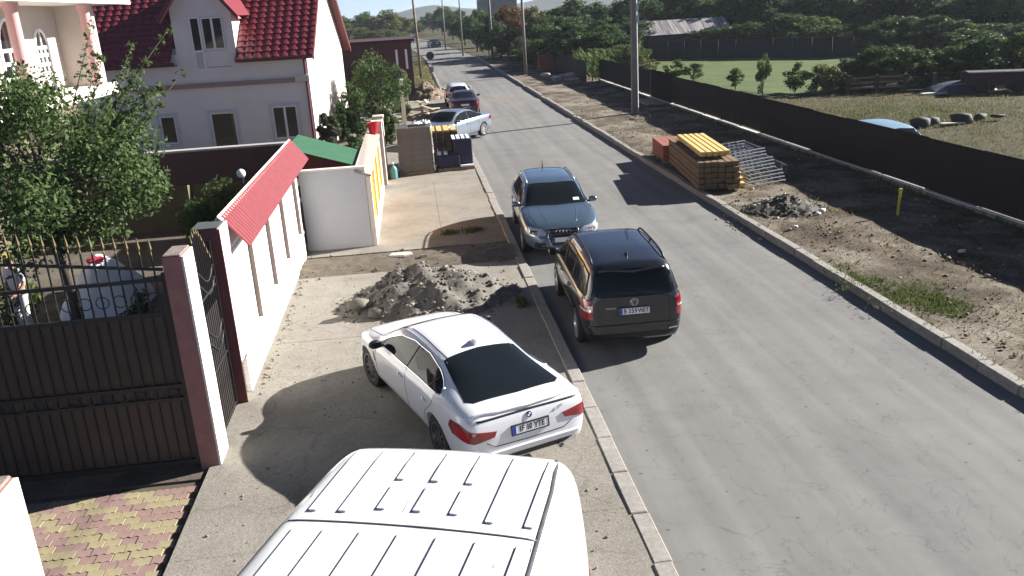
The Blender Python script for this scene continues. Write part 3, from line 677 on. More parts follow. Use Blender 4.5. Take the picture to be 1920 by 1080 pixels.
# ---------------------------------------------------------------- black people carrier
BLACKP = paint('black_car_paint', (.010, .011, .014), rough=.25, dirt=.3)
def mpv():
    t = thing('car', 'black people carrier with roof rails parked in front of the blue-grey estate', 'car', (3.63, 16.34, 0), RAD(-2)); t.scale = (1.05,)*3
    S = dict(L=4.39, paint=BLACKP, arch_in=.62,
        ztop=[(-2.195, .62), (-2.18, 1.0), (-2.12, 1.28), (-2.03, 1.50), (-1.97, 1.585), (-1.8, 1.61), (-.9, 1.65), (0, 1.64), (.45, 1.57), (.8, 1.40), (1.25, 1.13), (1.42, 1.03), (1.85, .95), (2.08, .82), (2.195, .55)],
        zbelt=[(-2.195, .6), (-2.18, .92), (-2.1, 1.02), (0, .99), (1.2, .96), (1.42, .98), (1.85, .89), (2.08, .77), (2.195, .52)],
        zlow=[(-2.195, .40), (-2.12, .26), (-1.8, .22), (1.8, .2), (2.1, .2), (2.195, .3)],
        w=[(-2.195, .70), (-2.16, .79), (-2.0, .86), (-1.5, .895), (0, .895), (1.5, .89), (1.9, .83), (2.08, .72), (2.195, .5)],
        wr=[(-2.2, .62), (-1.9, .64), (-1, .67), (0, .68), (.6, .70), (1.4, .76)])
    c = Car(t, S, arches=[(1.34, .325, .37), (-1.34, .325, .37)])
    sp = [(1.15, 1.02), (.75, 1.27), (.35, 1.44), (-.2, 1.49), (-1.3, 1.47), (-1.85, 1.41), (-1.98, 1.10), (-1.9, 1.06), (-.2, 1.03), (1.0, 1.0)]
    sedan_common(c, ('B', [(-.72, 1.10), (-.65, 1.42), (-.58, 1.49), (0, 1.51), (.58, 1.49), (.65, 1.42), (.72, 1.10), (.55, 1.06), (0, 1.05), (-.55, 1.06)]), [(-.56, .42), (0, .48), (.56, .42), (.66, 1.2), (.64, 1.33), (0, 1.4), (-.64, 1.33), (-.66, 1.2)], sp, pillars=(((.22, 1.01), (.2, 1.49)), ((-.72, 1.02), (-.78, 1.48)), ((-1.35, 1.03), (-1.42, 1.45))))
    for q in (-1, 1):
        pl = [(-.18, .70), (-.20, .96), (-.10, 1.02), (.14, 1.02), (.15, .70)]
        l = c.patch('tail_light', [(-a, b) for a, b in pl], RAD(-55), REDLENS, side=q, off=.012)
        c.patch('reverse_lens', [(-a, b) for a, b in [(-.16, .84), (-.16, .875), (.12, .875), (.12, .84)]], RAD(-55), CLEAR, side=q, off=.016, parent=l)
        for pts in ([(1.0, .4), (1.05, .7), (1.05, .98)], [(.2, .36), (.2, 1.0)], [(-.72, .4), (-.95, .7), (-1.0, 1.0)]): c.line('door_gap', pts, 'S', TRIM, r=.005, side=q, off=-.001)
        c.line('rub_strip', [(-.9, .56), (1.0, .56)], 'S', TRIM, r=.014, side=q, off=.0)
        c.patch('headlight', [(-.15, .62), (.28, .60), (.3, .74), (-.25, .80)], RAD(58), CLEAR, side=q, off=.006)
    c.line('spoiler', [(-.56, -2.0), (0, -2.04), (.56, -2.0)], 'T', BLACKP, r=.024, off=.0)
    c.patch('rear_bumper_insert', [(-.55, .32), (.55, .32), (.7, .42), (-.7, .42)], 'B', TRIM, off=.006)
    c.line('tailgate_gap', [(-.6, 1.02), (-.62, .66), (-.5, .56), (.5, .56), (.62, .66), (.6, 1.02)], 'B', TRIM, r=.006, off=-.002)
    c.line('bumper_crease', [(-.78, .57), (0, .575), (.78, .57)], 'B', BLACKP, r=.012, off=.006)
    lo, n = c.point(.66, .46, 'B'); MB().cbox(lo+n*.004, (.16, .012, .03), rz=RAD(20)).build('reflector', CLEAR, t)
    lo, n = c.point(0, .81, 'B'); c.plate(lo+Vector((0, -.008, 0)), 'B 359 WST')
    lo, n = c.point(0, .965, 'B'); vwlogo(c, lo+Vector((0, -.004, 0)), .062, Matrix.Rotation(-.15, 4, 'X'))
    lo, n = c.point(-.43, .875, 'B'); text('TOURAN', .045, CHROME, t, Matrix.Translation(lo+n*.004) @ Matrix.Rotation(RAD(-6), 4, 'Z') @ Matrix.Rotation(RAD(86), 4, 'X'), 'model_lettering', font_scale=(1.15, .8))
    lo, n = c.point(0, 1.1, 'B'); MB().tube([lo+n*.01, lo+n*.02+Vector((-.32, 0, .09))], .008, 6).build('rear_wiper', TRIM, t)
    c.rails(.63, -1.75, .35, TRIM, h=.06, r=.019); c.fin(-1.55, TRIM, .8)
    c.wheels((1.34, -1.34), .325, .215, .79, spokes=7); c.mirror(1.05, 1.0, BLACKP, size=(.2, .1, .17)); c.handles((.33, -.62), .88, BLACKP)
mpv()

# ---------------------------------------------------------------- blue-grey estate, facing the camera
BLUEP = paint('blue_grey_metallic', (.13, .19, .26), metal=.6, rough=.28)
def estate():
    t = thing('car', 'blue-grey estate car with silver roof rails facing down the street', 'car', (3.52, 23.12, 0), RAD(180-2.5)); t.scale = (1.07,)*3
    S = dict(L=4.93, paint=BLUEP, arch_in=.64,
        ztop=[(-2.465, .62), (-2.43, .92), (-2.3, 1.15), (-2.1, 1.34), (-1.9, 1.42), (-1.2, 1.475), (-.3, 1.485), (.25, 1.44), (.6, 1.31), (1.05, 1.06), (1.15, 1.01), (1.7, .95), (2.15, .85), (2.38, .70), (2.465, .5)],
        zbelt=[(-2.465, .6), (-2.43, .86), (-2.3, .98), (-1, .97), (0, .94), (1, .93), (1.15, .95), (1.7, .885), (2.15, .78), (2.38, .64), (2.465, .48)],
        zlow=[(-2.465, .42), (-2.35, .28), (-2, .24), (2, .22), (2.35, .22), (2.465, .32)],
        w=[(-2.465, .66), (-2.4, .78), (-2.1, .87), (-1.4, .925), (0, .92), (1.5, .925), (2.0, .885), (2.3, .76), (2.465, .55)],
        wr=[(-2.4, .60), (-1.9, .62), (-1, .655), (0, .67), (.5, .69), (1.15, .77)])
    c = Car(t, S, arches=[(1.47, .34, .385), (-1.37, .34, .385)])
    sp = [(1.0, 1.0), (.6, 1.22), (.25, 1.34), (-.3, 1.38), (-1.4, 1.36), (-1.95, 1.27), (-2.1, 1.06), (-2.0, 1.02), (-.3, .99), (.9, .97)]
    sedan_common(c, ('B', [(-.6, 1.05), (-.52, 1.32), (0, 1.38), (.52, 1.32), (.6, 1.05), (0, 1.02)]), [(-.58, .27), (0, .33), (.58, .27), (.75, .98), (.72, 1.08), (0, 1.16), (-.72, 1.08), (-.75, .98)], sp, pillars=(((-.15, .98), (-.2, 1.38)), ((-1.15, 1.0), (-1.2, 1.36))), trim=CHROME)
    for q in (-1, 1):
        l = c.patch('headlight', [(-.30, .62), (-.32, .72), (-.1, .765), (.16, .73), (.3, .655), (.28, .585), (0, .575)], RAD(52), CLEAR, side=q, off=.006)
        c.patch('lamp_inner', [(-.1, .62), (-.08, .71), (.1, .69), (.12, .61)], RAD(52), TRIM, side=q, off=.009, parent=l)
        c.patch('air_intake', [(.40*q, .30), (.68*q, .32), (.66*q, .44), (.42*q, .42)], 'F', TRIM, off=.006)
        c.line('bonnet_gap', [(.69*q, 1.15), (.73*q, 1.7), (.6*q, 2.2)], 'T', TRIM, r=.005, off=-.001)
        c.line('bonnet_crease', [(.45*q, 1.2), (.42*q, 1.7), (.34*q, 2.2)], 'T', BLUEP, r=.012, off=-.006)
        for pts in ([(1.0, .4), (1.05, .94)], [(-.15, .38), (-.15, .96)], [(-.95, .45), (-1.2, .8), (-1.25, .97)]): c.line('door_gap', pts, 'S', TRIM, r=.005, side=q, off=-.001)
        c.patch('tail_light', [(-.25, .78), (-.25, .92), (.25, .92), (.25, .78)], RAD(-58), REDLENS, side=q, off=.01)
        c.line('arch_trim', [(1.47+.40*math.cos(a), .34+.40*math.sin(a)) for a in np.linspace(.2, 2.94, 12)], 'S', TRIM, r=.016, side=q, off=-.004)
    gr = c.patch('grille', [(-.27, .32), (.27, .32), (.36, .52), (.35, .72), (-.35, .72), (-.36, .52)], 'F', TRIM, off=.008)
    c.line('grille_frame', [(-.27, .32), (.27, .32), (.36, .52), (.35, .72), (-.35, .72), (-.36, .52), (-.27, .32)], 'F', CHROME, r=.011, parent=gr, off=.01)
    for k in range(6): c.line('grille_bar', [(-.33+.05*k*0, .36+.06*k), (.33, .36+.06*k)], 'F', CHROME, r=.004, parent=gr, off=.010)
    for k in range(4):
        lo, n = c.point(-.125+.083*k, .645, 'F'); MB().tube([lo+n*.016+Vector((.052*math.cos(a), 0, .052*math.sin(a))) for a in np.linspace(0, 2*math.pi, 21)], .008, 6, cap=False).build('badge_ring', CHROME, gr)
    lo, n = c.point(0, .5, 'F'); c.plate(lo+Vector((0, .012, -.02)), '', back=False)
    c.patch('windscreen_paper', [(-.60, .90), (-.45, .92), (-.45, 1.01), (-.60, .99)], 'T', PVC, off=.009)
    c.rails(.615, -1.9, .15, STEEL, h=.05, r=.017)
    l, n = c.point(0, -1.75, 'T'); MB().tube([l, l+Vector((0, -.05, .19))], [.018, .006], 8).build('roof_antenna', TRIM, t)
    c.wheels((1.47, -1.37), .34, .235, .80, spokes=5); c.mirror(.84, .99, BLUEP, size=(.21, .11, .15)); c.handles((.0, -1.05), .82, BLUEP)
    MB().tube([(.1, 1.12, 1.015), (.55, 1.03, 1.045)], .008, 5).build('wiper', TRIM, t)
estate()

# ---------------------------------------------------------------- saloons further up the street
SILVER = paint('silver_blue_metallic', (.26, .31, .38), metal=.5, rough=.3)
def saloon(label, loc, rz, p_, short=False, detail=True):
    t = thing('car', label, 'car', loc, rz)
    if not short:
        S = dict(L=4.84, paint=p_, arch_in=.64,
            ztop=[(-2.42, .62), (-2.39, .88), (-2.32, 1.03), (-2.2, 1.075), (-1.7, 1.115), (-1.2, 1.28), (-.75, 1.42), (-.1, 1.47), (.35, 1.43), (.7, 1.29), (1.1, 1.06), (1.2, 1.0), (1.7, .94), (2.1, .84), (2.33, .70), (2.42, .5)],
            zbelt=[(-2.42, .6), (-2.39, .84), (-2.3, .96), (-1.7, 1.0), (0, .95), (1, .93), (1.2, .95), (1.7, .88), (2.1, .77), (2.33, .64), (2.42, .48)],
            zlow=[(-2.42, .42), (-2.3, .26), (-2, .22), (2, .2), (2.3, .2), (2.42, .32)],
            w=[(-2.42, .66), (-2.35, .78), (-2.1, .86), (-1.4, .92), (0, .915), (1.5, .92), (2.0, .87), (2.25, .76), (2.42, .52)],
            wr=[(-2.4, .56), (-1.7, .56), (-1, .57), (0, .61), (.5, .63), (1.2, .70)])
        ar = [(1.48, .335, .38), (-1.40, .335, .38)]
        sp = [(1.0, 1.0), (.65, 1.2), (.3, 1.33), (-.15, 1.37), (-.7, 1.33), (-1.15, 1.2), (-1.45, 1.07), (-1.35, 1.03), (.9, .975)]
        rear = ('T', [(-.5, -.85), (-.6, -1.6), (0, -1.68), (.6, -1.6), (.5, -.85), (0, -.8)]); pil = (((-.18, .98), (-.25, 1.36)), ((-1.05, 1.0), (-1.15, 1.2)))
    else:
        S = dict(L=4.1, paint=p_, arch_in=.6,
            ztop=[(-2.05, .6), (-2.03, .95), (-1.95, 1.1), (-1.6, 1.36), (-1.3, 1.43), (-.3, 1.47), (.3, 1.42), (.7, 1.25), (1.05, 1.05), (1.15, 1.0), (1.5, .94), (1.85, .82), (2.0, .66), (2.05, .5)],
            zbelt=[(-2.05, .58), (-2.03, .88), (-1.9, .97), (0, .95), (1.15, .94), (1.5, .87), (1.85, .75), (2.0, .6), (2.05, .48)],
            zlow=[(-2.05, .42), (-1.9, .26), (1.9, .22), (2.05, .34)],
            w=[(-2.05, .66), (-1.98, .77), (-1.6, .84), (0, .85), (1.3, .85), (1.75, .78), (2.05, .52)],
            wr=[(-2, .54), (-1.3, .55), (0, .58), (1.15, .66)])
        ar = [(1.25, .31, .355), (-1.25, .31, .355)]
        sp = [(1.0, 1.0), (.6, 1.22), (.25, 1.33), (-.4, 1.37), (-1.3, 1.3), (-1.55, 1.12), (-1.45, 1.02), (.9, .975)]
        rear = ('B', [(-.6, 1.02), (-.5, 1.32), (0, 1.36), (.5, 1.32), (.6, 1.02)]); pil = (((-.2, .98), (-.2, 1.36)), ((-1.0, 1.0), (-1.05, 1.33)))
    c = Car(t, S, arches=ar)
    sedan_common(c, rear, [(-.53, .36), (0, .42), (.53, .36), (.65, 1.0), (.62, 1.1), (0, 1.2), (-.62, 1.1), (-.65, 1.0)], sp, pillars=pil, side_trim=detail)
    for q in (-1, 1):
        c.patch('headlight', [(-.28, .62), (-.3, .72), (.2, .72), (.28, .6)], RAD(55), CLEAR, side=q, off=.006)
        c.patch('tail_light', [(-.26, .76), (-.26, .93), (.2, .93), (.26, .76)], RAD(-58), REDLENS, side=q, off=.01)
        if detail:
            for pts in ([(1.02, .4), (1.05, .94)], [(-.18, .38), (-.18, .96)], [(-.9, .45), (-1.15, .95)]): c.line('door_gap', pts, 'S', TRIM, r=.006, side=q, off=-.001)
    c.patch('grille', [(-.3, .54), (.3, .54), (.32, .66), (-.32, .66)], 'F', TRIM, off=.006)
    c.patch('lower_grille', [(-.5, .28), (.5, .28), (.56, .38), (-.56, .38)], 'F', TRIM, off=.006)
    lo, n = c.point(0, .8, 'B'); c.plate(lo+Vector((0, -.008, 0)), '')
    c.wheels((ar[0][0], ar[1][0]), ar[0][1], .225, S['w'][4][1]-.12, spokes=10); c.mirror(.86, .98, p_)
    if detail: c.handles((0., -1.0), .82, p_)
    return t
saloon('silver-blue saloon stopped askew across the pavement beyond the pallets', (1.8, 42.5, .06), RAD(143), SILVER)
saloon('dark red saloon parked behind the silver-blue saloon', (3.05, 53.6, 0), RAD(-2), paint('dark_red_paint', (.035, .012, .018), metal=.3))
saloon('small white hatchback parked ahead of the dark red saloon', (3.0, 59.6, 0), RAD(0), WHITEP, short=True)
saloon('pale blue hatchback behind the brown fence with only its roof showing', (16.15, 29.3, -.06), RAD(2), paint('pale_blue_paint', (.35, .5, .62), metal=.3), short=True, detail=False).scale = (1.1,)*3
saloon('distant white hatchback where the street bends away', (.9, 196, 0.), RAD(20), WHITEP, short=True, detail=False)
saloon('distant dark saloon near the bend of the street', (4.6, 160, 0.), RAD(10), BLACKP, detail=False)

# ---------------------------------------------------------------- white panel van under the camera
VANP = paint('white_van_paint', (.74, .74, .73), rough=.3, dirt=.09)
def van():
    hd = RAD(-19.5+180); rear = Vector((.10, 6.66, 0)); d = Vector((-math.sin(hd), math.cos(hd), 0)); ctr = rear+d*2.6
    t = thing('van', 'white panel van with ribbed roof parked on the pavement', 'van', (ctr.x, ctr.y, PZ), hd); t.scale = (1.17, 1, 1)
    S = dict(L=5.4, paint=VANP, arch_in=.75,
        ztop=[(-2.7, 2.0), (-2.68, 2.25), (-2.62, 2.40), (-2.5, 2.455), (-2.2, 2.475), (0, 2.50), (1.2, 2.46), (1.45, 2.38), (1.65, 2.2), (2.1, 1.62), (2.28, 1.30), (2.35, 1.18), (2.55, 1.08), (2.65, .9), (2.7, .6)],
        zbelt=[(-3, 1), (3, 1)], zlow=[(-2.7, .5), (-2.6, .3), (2.5, .28), (2.7, .4)],
        w=[(-2.7, .86), (-2.66, .92), (-2.5, .97), (-2.1, 1.01), (-1.2, 1.04), (0.6, 1.05), (1.3, 1.03), (1.9, .98), (2.4, .9), (2.6, .72), (2.7, .5)], wr=[(-3, .8), (3, .8)])
    c = Car(t, S, van_section, arches=[(1.85, .34, .40), (-1.55, .34, .40)])
    c.patch('windscreen', [(-.68, 1.55), (0, 1.58), (.68, 1.55), (.80, 2.2), (0, 2.28), (-.80, 2.2)], 'T', CARGLASS, off=.004)
    PALE = mat('pale_sealant', (.45, .44, .44), var=.3, scale=10)
    for q in (-1, 1):
        c.patch('side_window', [(1.95, 1.32), (1.55, 1.85), (1.0, 1.9), (1.0, 1.30)], 'S', CARGLASS, side=q, off=.004)
        c.patch('rear_door_window', [(.08*q, 1.35), (.72*q, 1.35), (.68*q, 1.95), (.08*q, 1.98)], 'B', CARGLASS, off=.004)
        c.line('door_gap', [(.95, .4), (.95, 2.0)], 'S', TRIM, r=.006, side=q, off=-.001); c.line('door_gap', [(-.3, .45), (-.3, 2.0)], 'S', TRIM, r=.006, side=q, off=-.001)
        c.line('roof_gutter', [(.80*q*k_, y_) for k_, y_ in ((.93, -2.58), (.965, -2.4), (1.0, -2.0), (1.03, -1.0), (1.04, 1.2))], 'T', mat('grimy_sealant', (.06, .055, .07), var=.5, scale=10) if q < 0 else PALE, r=.017 if q < 0 else .006, off=-.006)
        c.patch('headlight', [(-.15, .75), (.2, .72), (.22, .95), (-.25, 1.02)], RAD(58), CLEAR, side=q, off=.006)
        c.patch('tail_light', [(-.1, .9), (-.1, 1.4), (.1, 1.4), (.1, .9)], RAD(-55), REDLENS, side=q, off=.008)
    c.line('door_gap', [(0, .5), (0, 2.2)], 'B', TRIM, r=.006, off=-.001)
    RIB = mat('rib_shade_seam', (.16, .16, .18), rough=.5)  # grey for the drawn rib shadows and the roof seam
    xs = (-.74, -.49, -.245, 0., .245, .49, .70)
    for i, x in enumerate(xs):
        segs = [(-2.46, -1.96), (-1.86, -1.52)] if 1 < i < 5 else [(-2.46, -1.46)]
        segs += [(-1.22, -.3), (-.1, 1.1)]
        for a, b in segs:
            o = c.patch('roof_rib', [(x-.026, a), (x+.026, a), (x+.026, b), (x-.026, b)], 'T', VANP, off=.016, step=.2)
            c.line('rib_shade_seam', [(x+.030, a), (x+.030, b)], 'T', RIB, r=.006, parent=o, off=.0, n=5)  # dark line drawn beside the raised rib as its shadow
    c.line('roof_seam', [(-.82, -1.33), (0, -1.33), (.82, -1.33)], 'T', RIB, r=.009, off=.001)
    c.line('roof_rear_seam', [(-.74, -2.53), (0, -2.56), (.74, -2.53)], 'T', PALE, r=.005, off=.0)
    for k in range(9):
        x = random.choice((-.80, -.79, -.62, .1, .37, .62, .8)); a = random.uniform(-2.4, .2); c.line('rust_streak', [(x+random.uniform(-.01, .01), a), (x+random.uniform(-.012, .012), a+random.uniform(.04, .22))], 'T', mat('grime_streak', (.42, .38, .35), var=.3, scale=30), r=.0025, off=.001, n=4)
    lo, n = c.point(-.12, -2.58, 'T'); MB().cbox(lo, (.05, .03, .02)).build('roof_clip', STEEL, t)
    c.wheels((1.85, -1.55), .34, .22, .9, spokes=8, rimm=STEEL); c.mirror(1.85, 1.25, TRIM, size=(.2, .12, .3))
    c.patch('grille', [(-.5, .7), (.5, .7), (.55, .9), (-.55, .9)], 'F', TRIM, off=.006)
van()
# ================================================================== HOUSES
HOUSEW = mat('lilac_grey_render', (.74, .69, .685), var=.06, scale=.8, bump=.12)
GABLEW = mat('cream_gable_render', (.66, .58, .52), var=.06, scale=.8, bump=.12)
ROOFR = mat('red_metal_tile', (.19, .034, .046), rough=.38, var=.25, scale=5, spec=.5)
FASCIA = mat('dark_red_fascia', (.13, .03, .035), rough=.5)
PINKBAND = mat('pinkish_band', (.33, .22, .20), var=.15)
def tileroof(m, P0, du, dv, nu, nv, pu=.4, pv_=.36, amp=.045, step=.035):
    "metal tile sheet: waves across (u), steps down the slope (v)"
    P0, du, dv = Vector(P0), Vector(du), Vector(dv); n = du.cross(dv).normalized()
    if n.z < 0: n = -n
    LU, LV = du.length, dv.length; rows = max(1, round(LV/pv_)); vs = []
    for r in range(rows):
        for e in (0, 1): vs.append(((r+e)/rows, step*(1-e) if r or True else 0))
    nU = int(LU/pu*8)
    def f(a, b):
        k = min(len(vs)-1, int(round(b*(len(vs)-1)))); v, h = vs[k]
        return P0+du*a+dv*v+n*(h*1.0+amp*abs(math.sin(math.pi*a*LU/pu))**.7)
    return m.grid(nU, len(vs)-1, f)
def window(t, x0, x1, z0, z1, y, leaves=2, surround=.09, depth=.03, fm=PVC, gm=GLASS, sur=None, pane_low=None):
    "window in a wall facing -y at local y: frame, glass panes, mullion; surround stands proud"
    w = MB()
    for lo, hi in (((x0-surround, z0-surround), (x1+surround, z0)), ((x0-surround, z1), (x1+surround, z1+surround)), ((x0-surround, z0), (x0, z1)), ((x1, z0), (x1+surround, z1))): w.box((lo[0], y-.06, lo[1]), (hi[0], y+.02, hi[1]))
    W = w.build('window', sur or mat('window_surround', (.55, .55, .60)), t)
    f = MB(); fr = .055
    for lo, hi in (((x0, z0), (x1, z0+fr)), ((x0, z1-fr), (x1, z1)), ((x0, z0+fr), (x0+fr, z1-fr)), ((x1-fr, z0+fr), (x1, z1-fr))): f.box((lo[0], y-.035, lo[1]), (hi[0], y+.02, hi[1]))
    for k in range(1, leaves):
        xm = x0+(x1-x0)*k/leaves; f.box((xm-.05, y-.037, z0+fr), (xm+.05, y+.02, z1-fr))
    f.build('frame', fm, W)
    for k in range(leaves):
        a = x0+(x1-x0)*k/leaves+.05; b = x0+(x1-x0)*(k+1)/leaves-.05
        MB().box((a, y-.016, z0+fr), (b, y-.008, z1-fr)).build('pane', gm, W)
    return W
ho = thing('house', 'lilac-grey house with red metal tile roof and balcony dormer', 'house', (-4.62, 41.0, 0), RAD(-6.0))
HW, HD, EZ, SL = 10.5, 9.0, 5.0, math.tan(RAD(43))
RZ = EZ+(HD/2+.0)*SL
MB().box((-HW, 0, 0), (0, .25, EZ-.06)).build('front_wall', HOUSEW, ho)
MB().add([(0, .252, 0), (0, HD, 0), (0, HD, EZ), (0, HD/2, RZ-.15), (0, .252, EZ)], [(0, 1, 2, 3, 4)]).add([(-.2, .252, 0), (-.2, HD, 0), (-.2, HD, EZ), (-.2, HD/2, RZ-.15), (-.2, .252, EZ)], [(4, 3, 2, 1, 0)]).build('gable_wall', GABLEW, ho, fix=False)
MB().box((-HW, HD-.2, 0), (-.21, HD, EZ)).build('rear_wall', GABLEW, ho)
ev = .45; m = MB(); tileroof(m, (-5.85-4.9, -ev, EZ-ev*SL), (4.75, 0, 0), (0, HD/2+ev, (HD/2+ev)*SL), 0, 0); ro = m.build('roof', ROOFR, ho)
m = MB(); tileroof(m, (-3.1, -ev, EZ-ev*SL), (3.5, 0, 0), (0, HD/2+ev, (HD/2+ev)*SL), 0, 0); m.build('roof', ROOFR, ho)
m = MB(); tileroof(m, (-5.9, 2.0, EZ+2.0*SL), (2.8, 0, 0), (0, HD/2-2.0, (HD/2-2.0)*SL), 0, 0); m.build('roof', ROOFR, ho)
MB().grid(8, 1, lambda a, b: (-10.7+11.1*a, HD/2+(HD/2+.6)*b, RZ-(HD/2+.6)*SL*b)).build('rear_roof', FASCIA, ho)
for s0, s1, z0, z1 in ((-ev-.02, HD/2, EZ-ev*SL, RZ), (HD/2, HD+.6, RZ, RZ-(HD/2+.6)*SL)):
    MB().add([(x, y, z+d) for x in (.36, .42) for y, z in ((s0, z0), (s1, z1)) for d in (-.22, .06)], [(0, 1, 3, 2), (4, 6, 7, 5), (0, 4, 5, 1), (2, 3, 7, 6), (0, 2, 6, 4), (1, 5, 7, 3)]).build('bargeboard', FASCIA, ho)
    MB().add([(x, y, z-.12) for x in (-.02, .36) for y, z in ((s0, z0), (s1, z1))], [(0, 1, 3, 2)]).build('soffit', FASCIA, ho)
for a, b in ((-10.7, -5.85), (-3.1, .4)):
    MB().tube([(a, -ev-.05, EZ-ev*SL-.03), (b, -ev-.05, EZ-ev*SL-.03)], .06, 8).build('gutter', FASCIA, ho)
    MB().box((a, -ev, EZ-ev*SL-.14), (b, .0, EZ-ev*SL-.11)).build('soffit', FASCIA, ho)
# wall dormer
dx0, dx1, dpz = -5.82, -3.12, 8.6
dm = MB().add([(dx0, -.003, EZ-.6), (dx1, -.003, EZ-.6), (dx1, -.003, 6.9), ((dx0+dx1)/2, -.003, dpz), (dx0, -.003, 6.9), (dx0, .2, EZ-.6), (dx1, .2, EZ-.6), (dx1, .2, 6.9), ((dx0+dx1)/2, .2, dpz), (dx0, .2, 6.9)], [(0, 1, 2, 3, 4), (9, 8, 7, 6, 5), (0, 5, 6, 1), (1, 6, 7, 2), (2, 7, 8, 3), (3, 8, 9, 4), (4, 9, 5, 0)]).build('dormer', HOUSEW, ho)
for x in (dx0, dx1-.15): MB().box((x, .2, EZ), (x+.15, 2.4, 6.9)).build('dormer_cheek', GABLEW, dm)
cx = (dx0+dx1)/2
for q in (-1, 1):
    m = MB(); s_ = (dpz-6.9)/((dx1-dx0)/2); ex = (dx1-dx0)/2+.45
    m.add([(cx, -.5, dpz+.12), (cx, 4.5, dpz+.12), (cx+q*ex, 4.5, dpz+.12-s_*ex), (cx+q*ex, -.5, dpz+.12-s_*ex)], [(0, 1, 2, 3)]).build('dormer_roof', ROOFR, dm)
    MB().add([(cx, y, dpz+d) for y in (-.52, -.46) for d in (-.1, .13)]+[(cx+q*ex, y, dpz+d-s_*ex) for y in (-.52, -.46) for d in (-.1, .13)], [(0, 1, 5, 4), (2, 6, 7, 3), (1, 3, 7, 5), (0, 4, 6, 2), (4, 5, 7, 6)]).build('dormer_bargeboard', FASCIA, dm)
    MB().add([(cx, -.46, dpz-.02), (cx, 0, dpz-.02), (cx+q*ex, 0, dpz-.02-s_*ex), (cx+q*ex, -.46, dpz-.02-s_*ex)], [(0, 1, 2, 3)]).build('dormer_soffit', mat('pink_soffit', (.45, .16, .17)), dm)
bd = MB()
for lo, hi in (((-5.02, 4.2), (-4.96, 6.5)), ((-4.62, 4.2), (-4.55, 6.5)), ((-4.96, 6.43), (-4.62, 6.5)), ((-4.96, 4.98), (-4.62, 5.06)), ((-4.96, 4.2), (-4.62, 4.26))): bd.box((lo[0], -.06, lo[1]), (hi[0], .01, hi[1]))
bdo = bd.build('balcony_door', PVC, ho); MB().box((-4.96, -.03, 5.06), (-4.62, -.02, 6.43)).build('pane', GLASS, bdo); MB().box((-4.96, -.035, 4.26), (-4.62, -.02, 4.98)).build('door_panel', mat('door_panel_grey', (.5, .5, .55)), bdo)
window(ho, -4.50, -3.55, 5.06, 6.45, -.003, 2, surround=.04)
MB().box((-4.5, -.02, 4.28), (-3.4, -.004, 4.31)).build('door_ledge', mat('ledge_grey', (.3, .3, .33)), ho)
window(ho, -1.88, -.75, .92, 2.38, 0, 2, surround=.14); window(ho, -4.75, -3.62, .1, 2.26, 0, 1, surround=.13); window(ho, -7.1, -6.4, .98, 2.24, 0, 1, surround=.13)
MB().box((-HW, -.14, 3.42), (-.02, 0, 3.62)).build('storey_band', PINKBAND, ho)
MB().box((-.6, -.19, 3.44), (.04, .0, 3.72)).build('band_end_block', mat('pale_block', (.6, .57, .5)), ho)
MB().tube([(-.12, -.07, 4.5), (-.12, -.07, .1)], .05, 8).build('downpipe', FASCIA, ho)
for a, b, z in ((-2.0, -.63, .76), (-7.22, -6.28, .82)): MB().box((a, -.12, z-.05), (b, -.061, z)).build('sill', PVC, ho)
MB().tube([(-7.62, -.05, 5.0), (-7.6, -.06, 4.85), (-7.5, -.3, 4.3)], [.05, .05, .025], 6).build('lamp_bracket', IRON, ho)

# --- left house with pink columns and arched doors
lh = thing('house', 'white house with pink columned balcony and arched doors behind the tree', 'house', (-10, 18, 0))
WARM = mat('warm_grey_render', (.50, .46, .42), var=.05, bump=.1); PINK = mat('pink_column', (.62, .36, .36), var=.06)
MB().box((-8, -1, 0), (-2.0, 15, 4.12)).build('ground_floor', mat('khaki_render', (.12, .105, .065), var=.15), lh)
MB().box((-2.0, -1.0, 4.12), (0, 13.5, 4.40)).build('balcony_slab', CREAM, lh); MB().box((-.16, -1.02, 4.40), (.02, 13.52, 4.47)).build('balcony_edge', WHITE, lh)
MB().box((-8, -1, 4.12), (-1.5, 13.3, 7.0)).build('upper_wall', WARM, lh)
MB().box((-8, 13.3, 4.12), (-.35, 13.6, 7.0)).build('end_wall', WARM, lh)
MB().box((-8.4, -1.4, 7.0), (.3, 15.4, 7.12)).build('eaves_soffit', WHITE, lh); MB().box((.3, -1.45, 6.98), (.36, 15.45, 7.25)).build('eaves_fascia', WHITE, lh)
MB().add([(-8.5, -1.5, 7.22), (.42, -1.5, 7.22), (.42, 15.5, 7.22), (-8.5, 15.5, 7.22), (-4, 3, 9.9), (-4, 11, 9.9)], [(0, 1, 4), (1, 2, 5, 4), (2, 3, 5), (3, 0, 4, 5)]).build('roof', ROOFR, lh)
for y in (1.6, 7.1, 12.5): MB().lathe([(.21, 4.43), (.21, 4.55), (.165, 4.6), (.16, 6.75), (.2, 6.85), (.22, 6.98)], 18, Matrix.Translation((-.28, y, 0))).build('column', PINK, lh, smooth='angle')
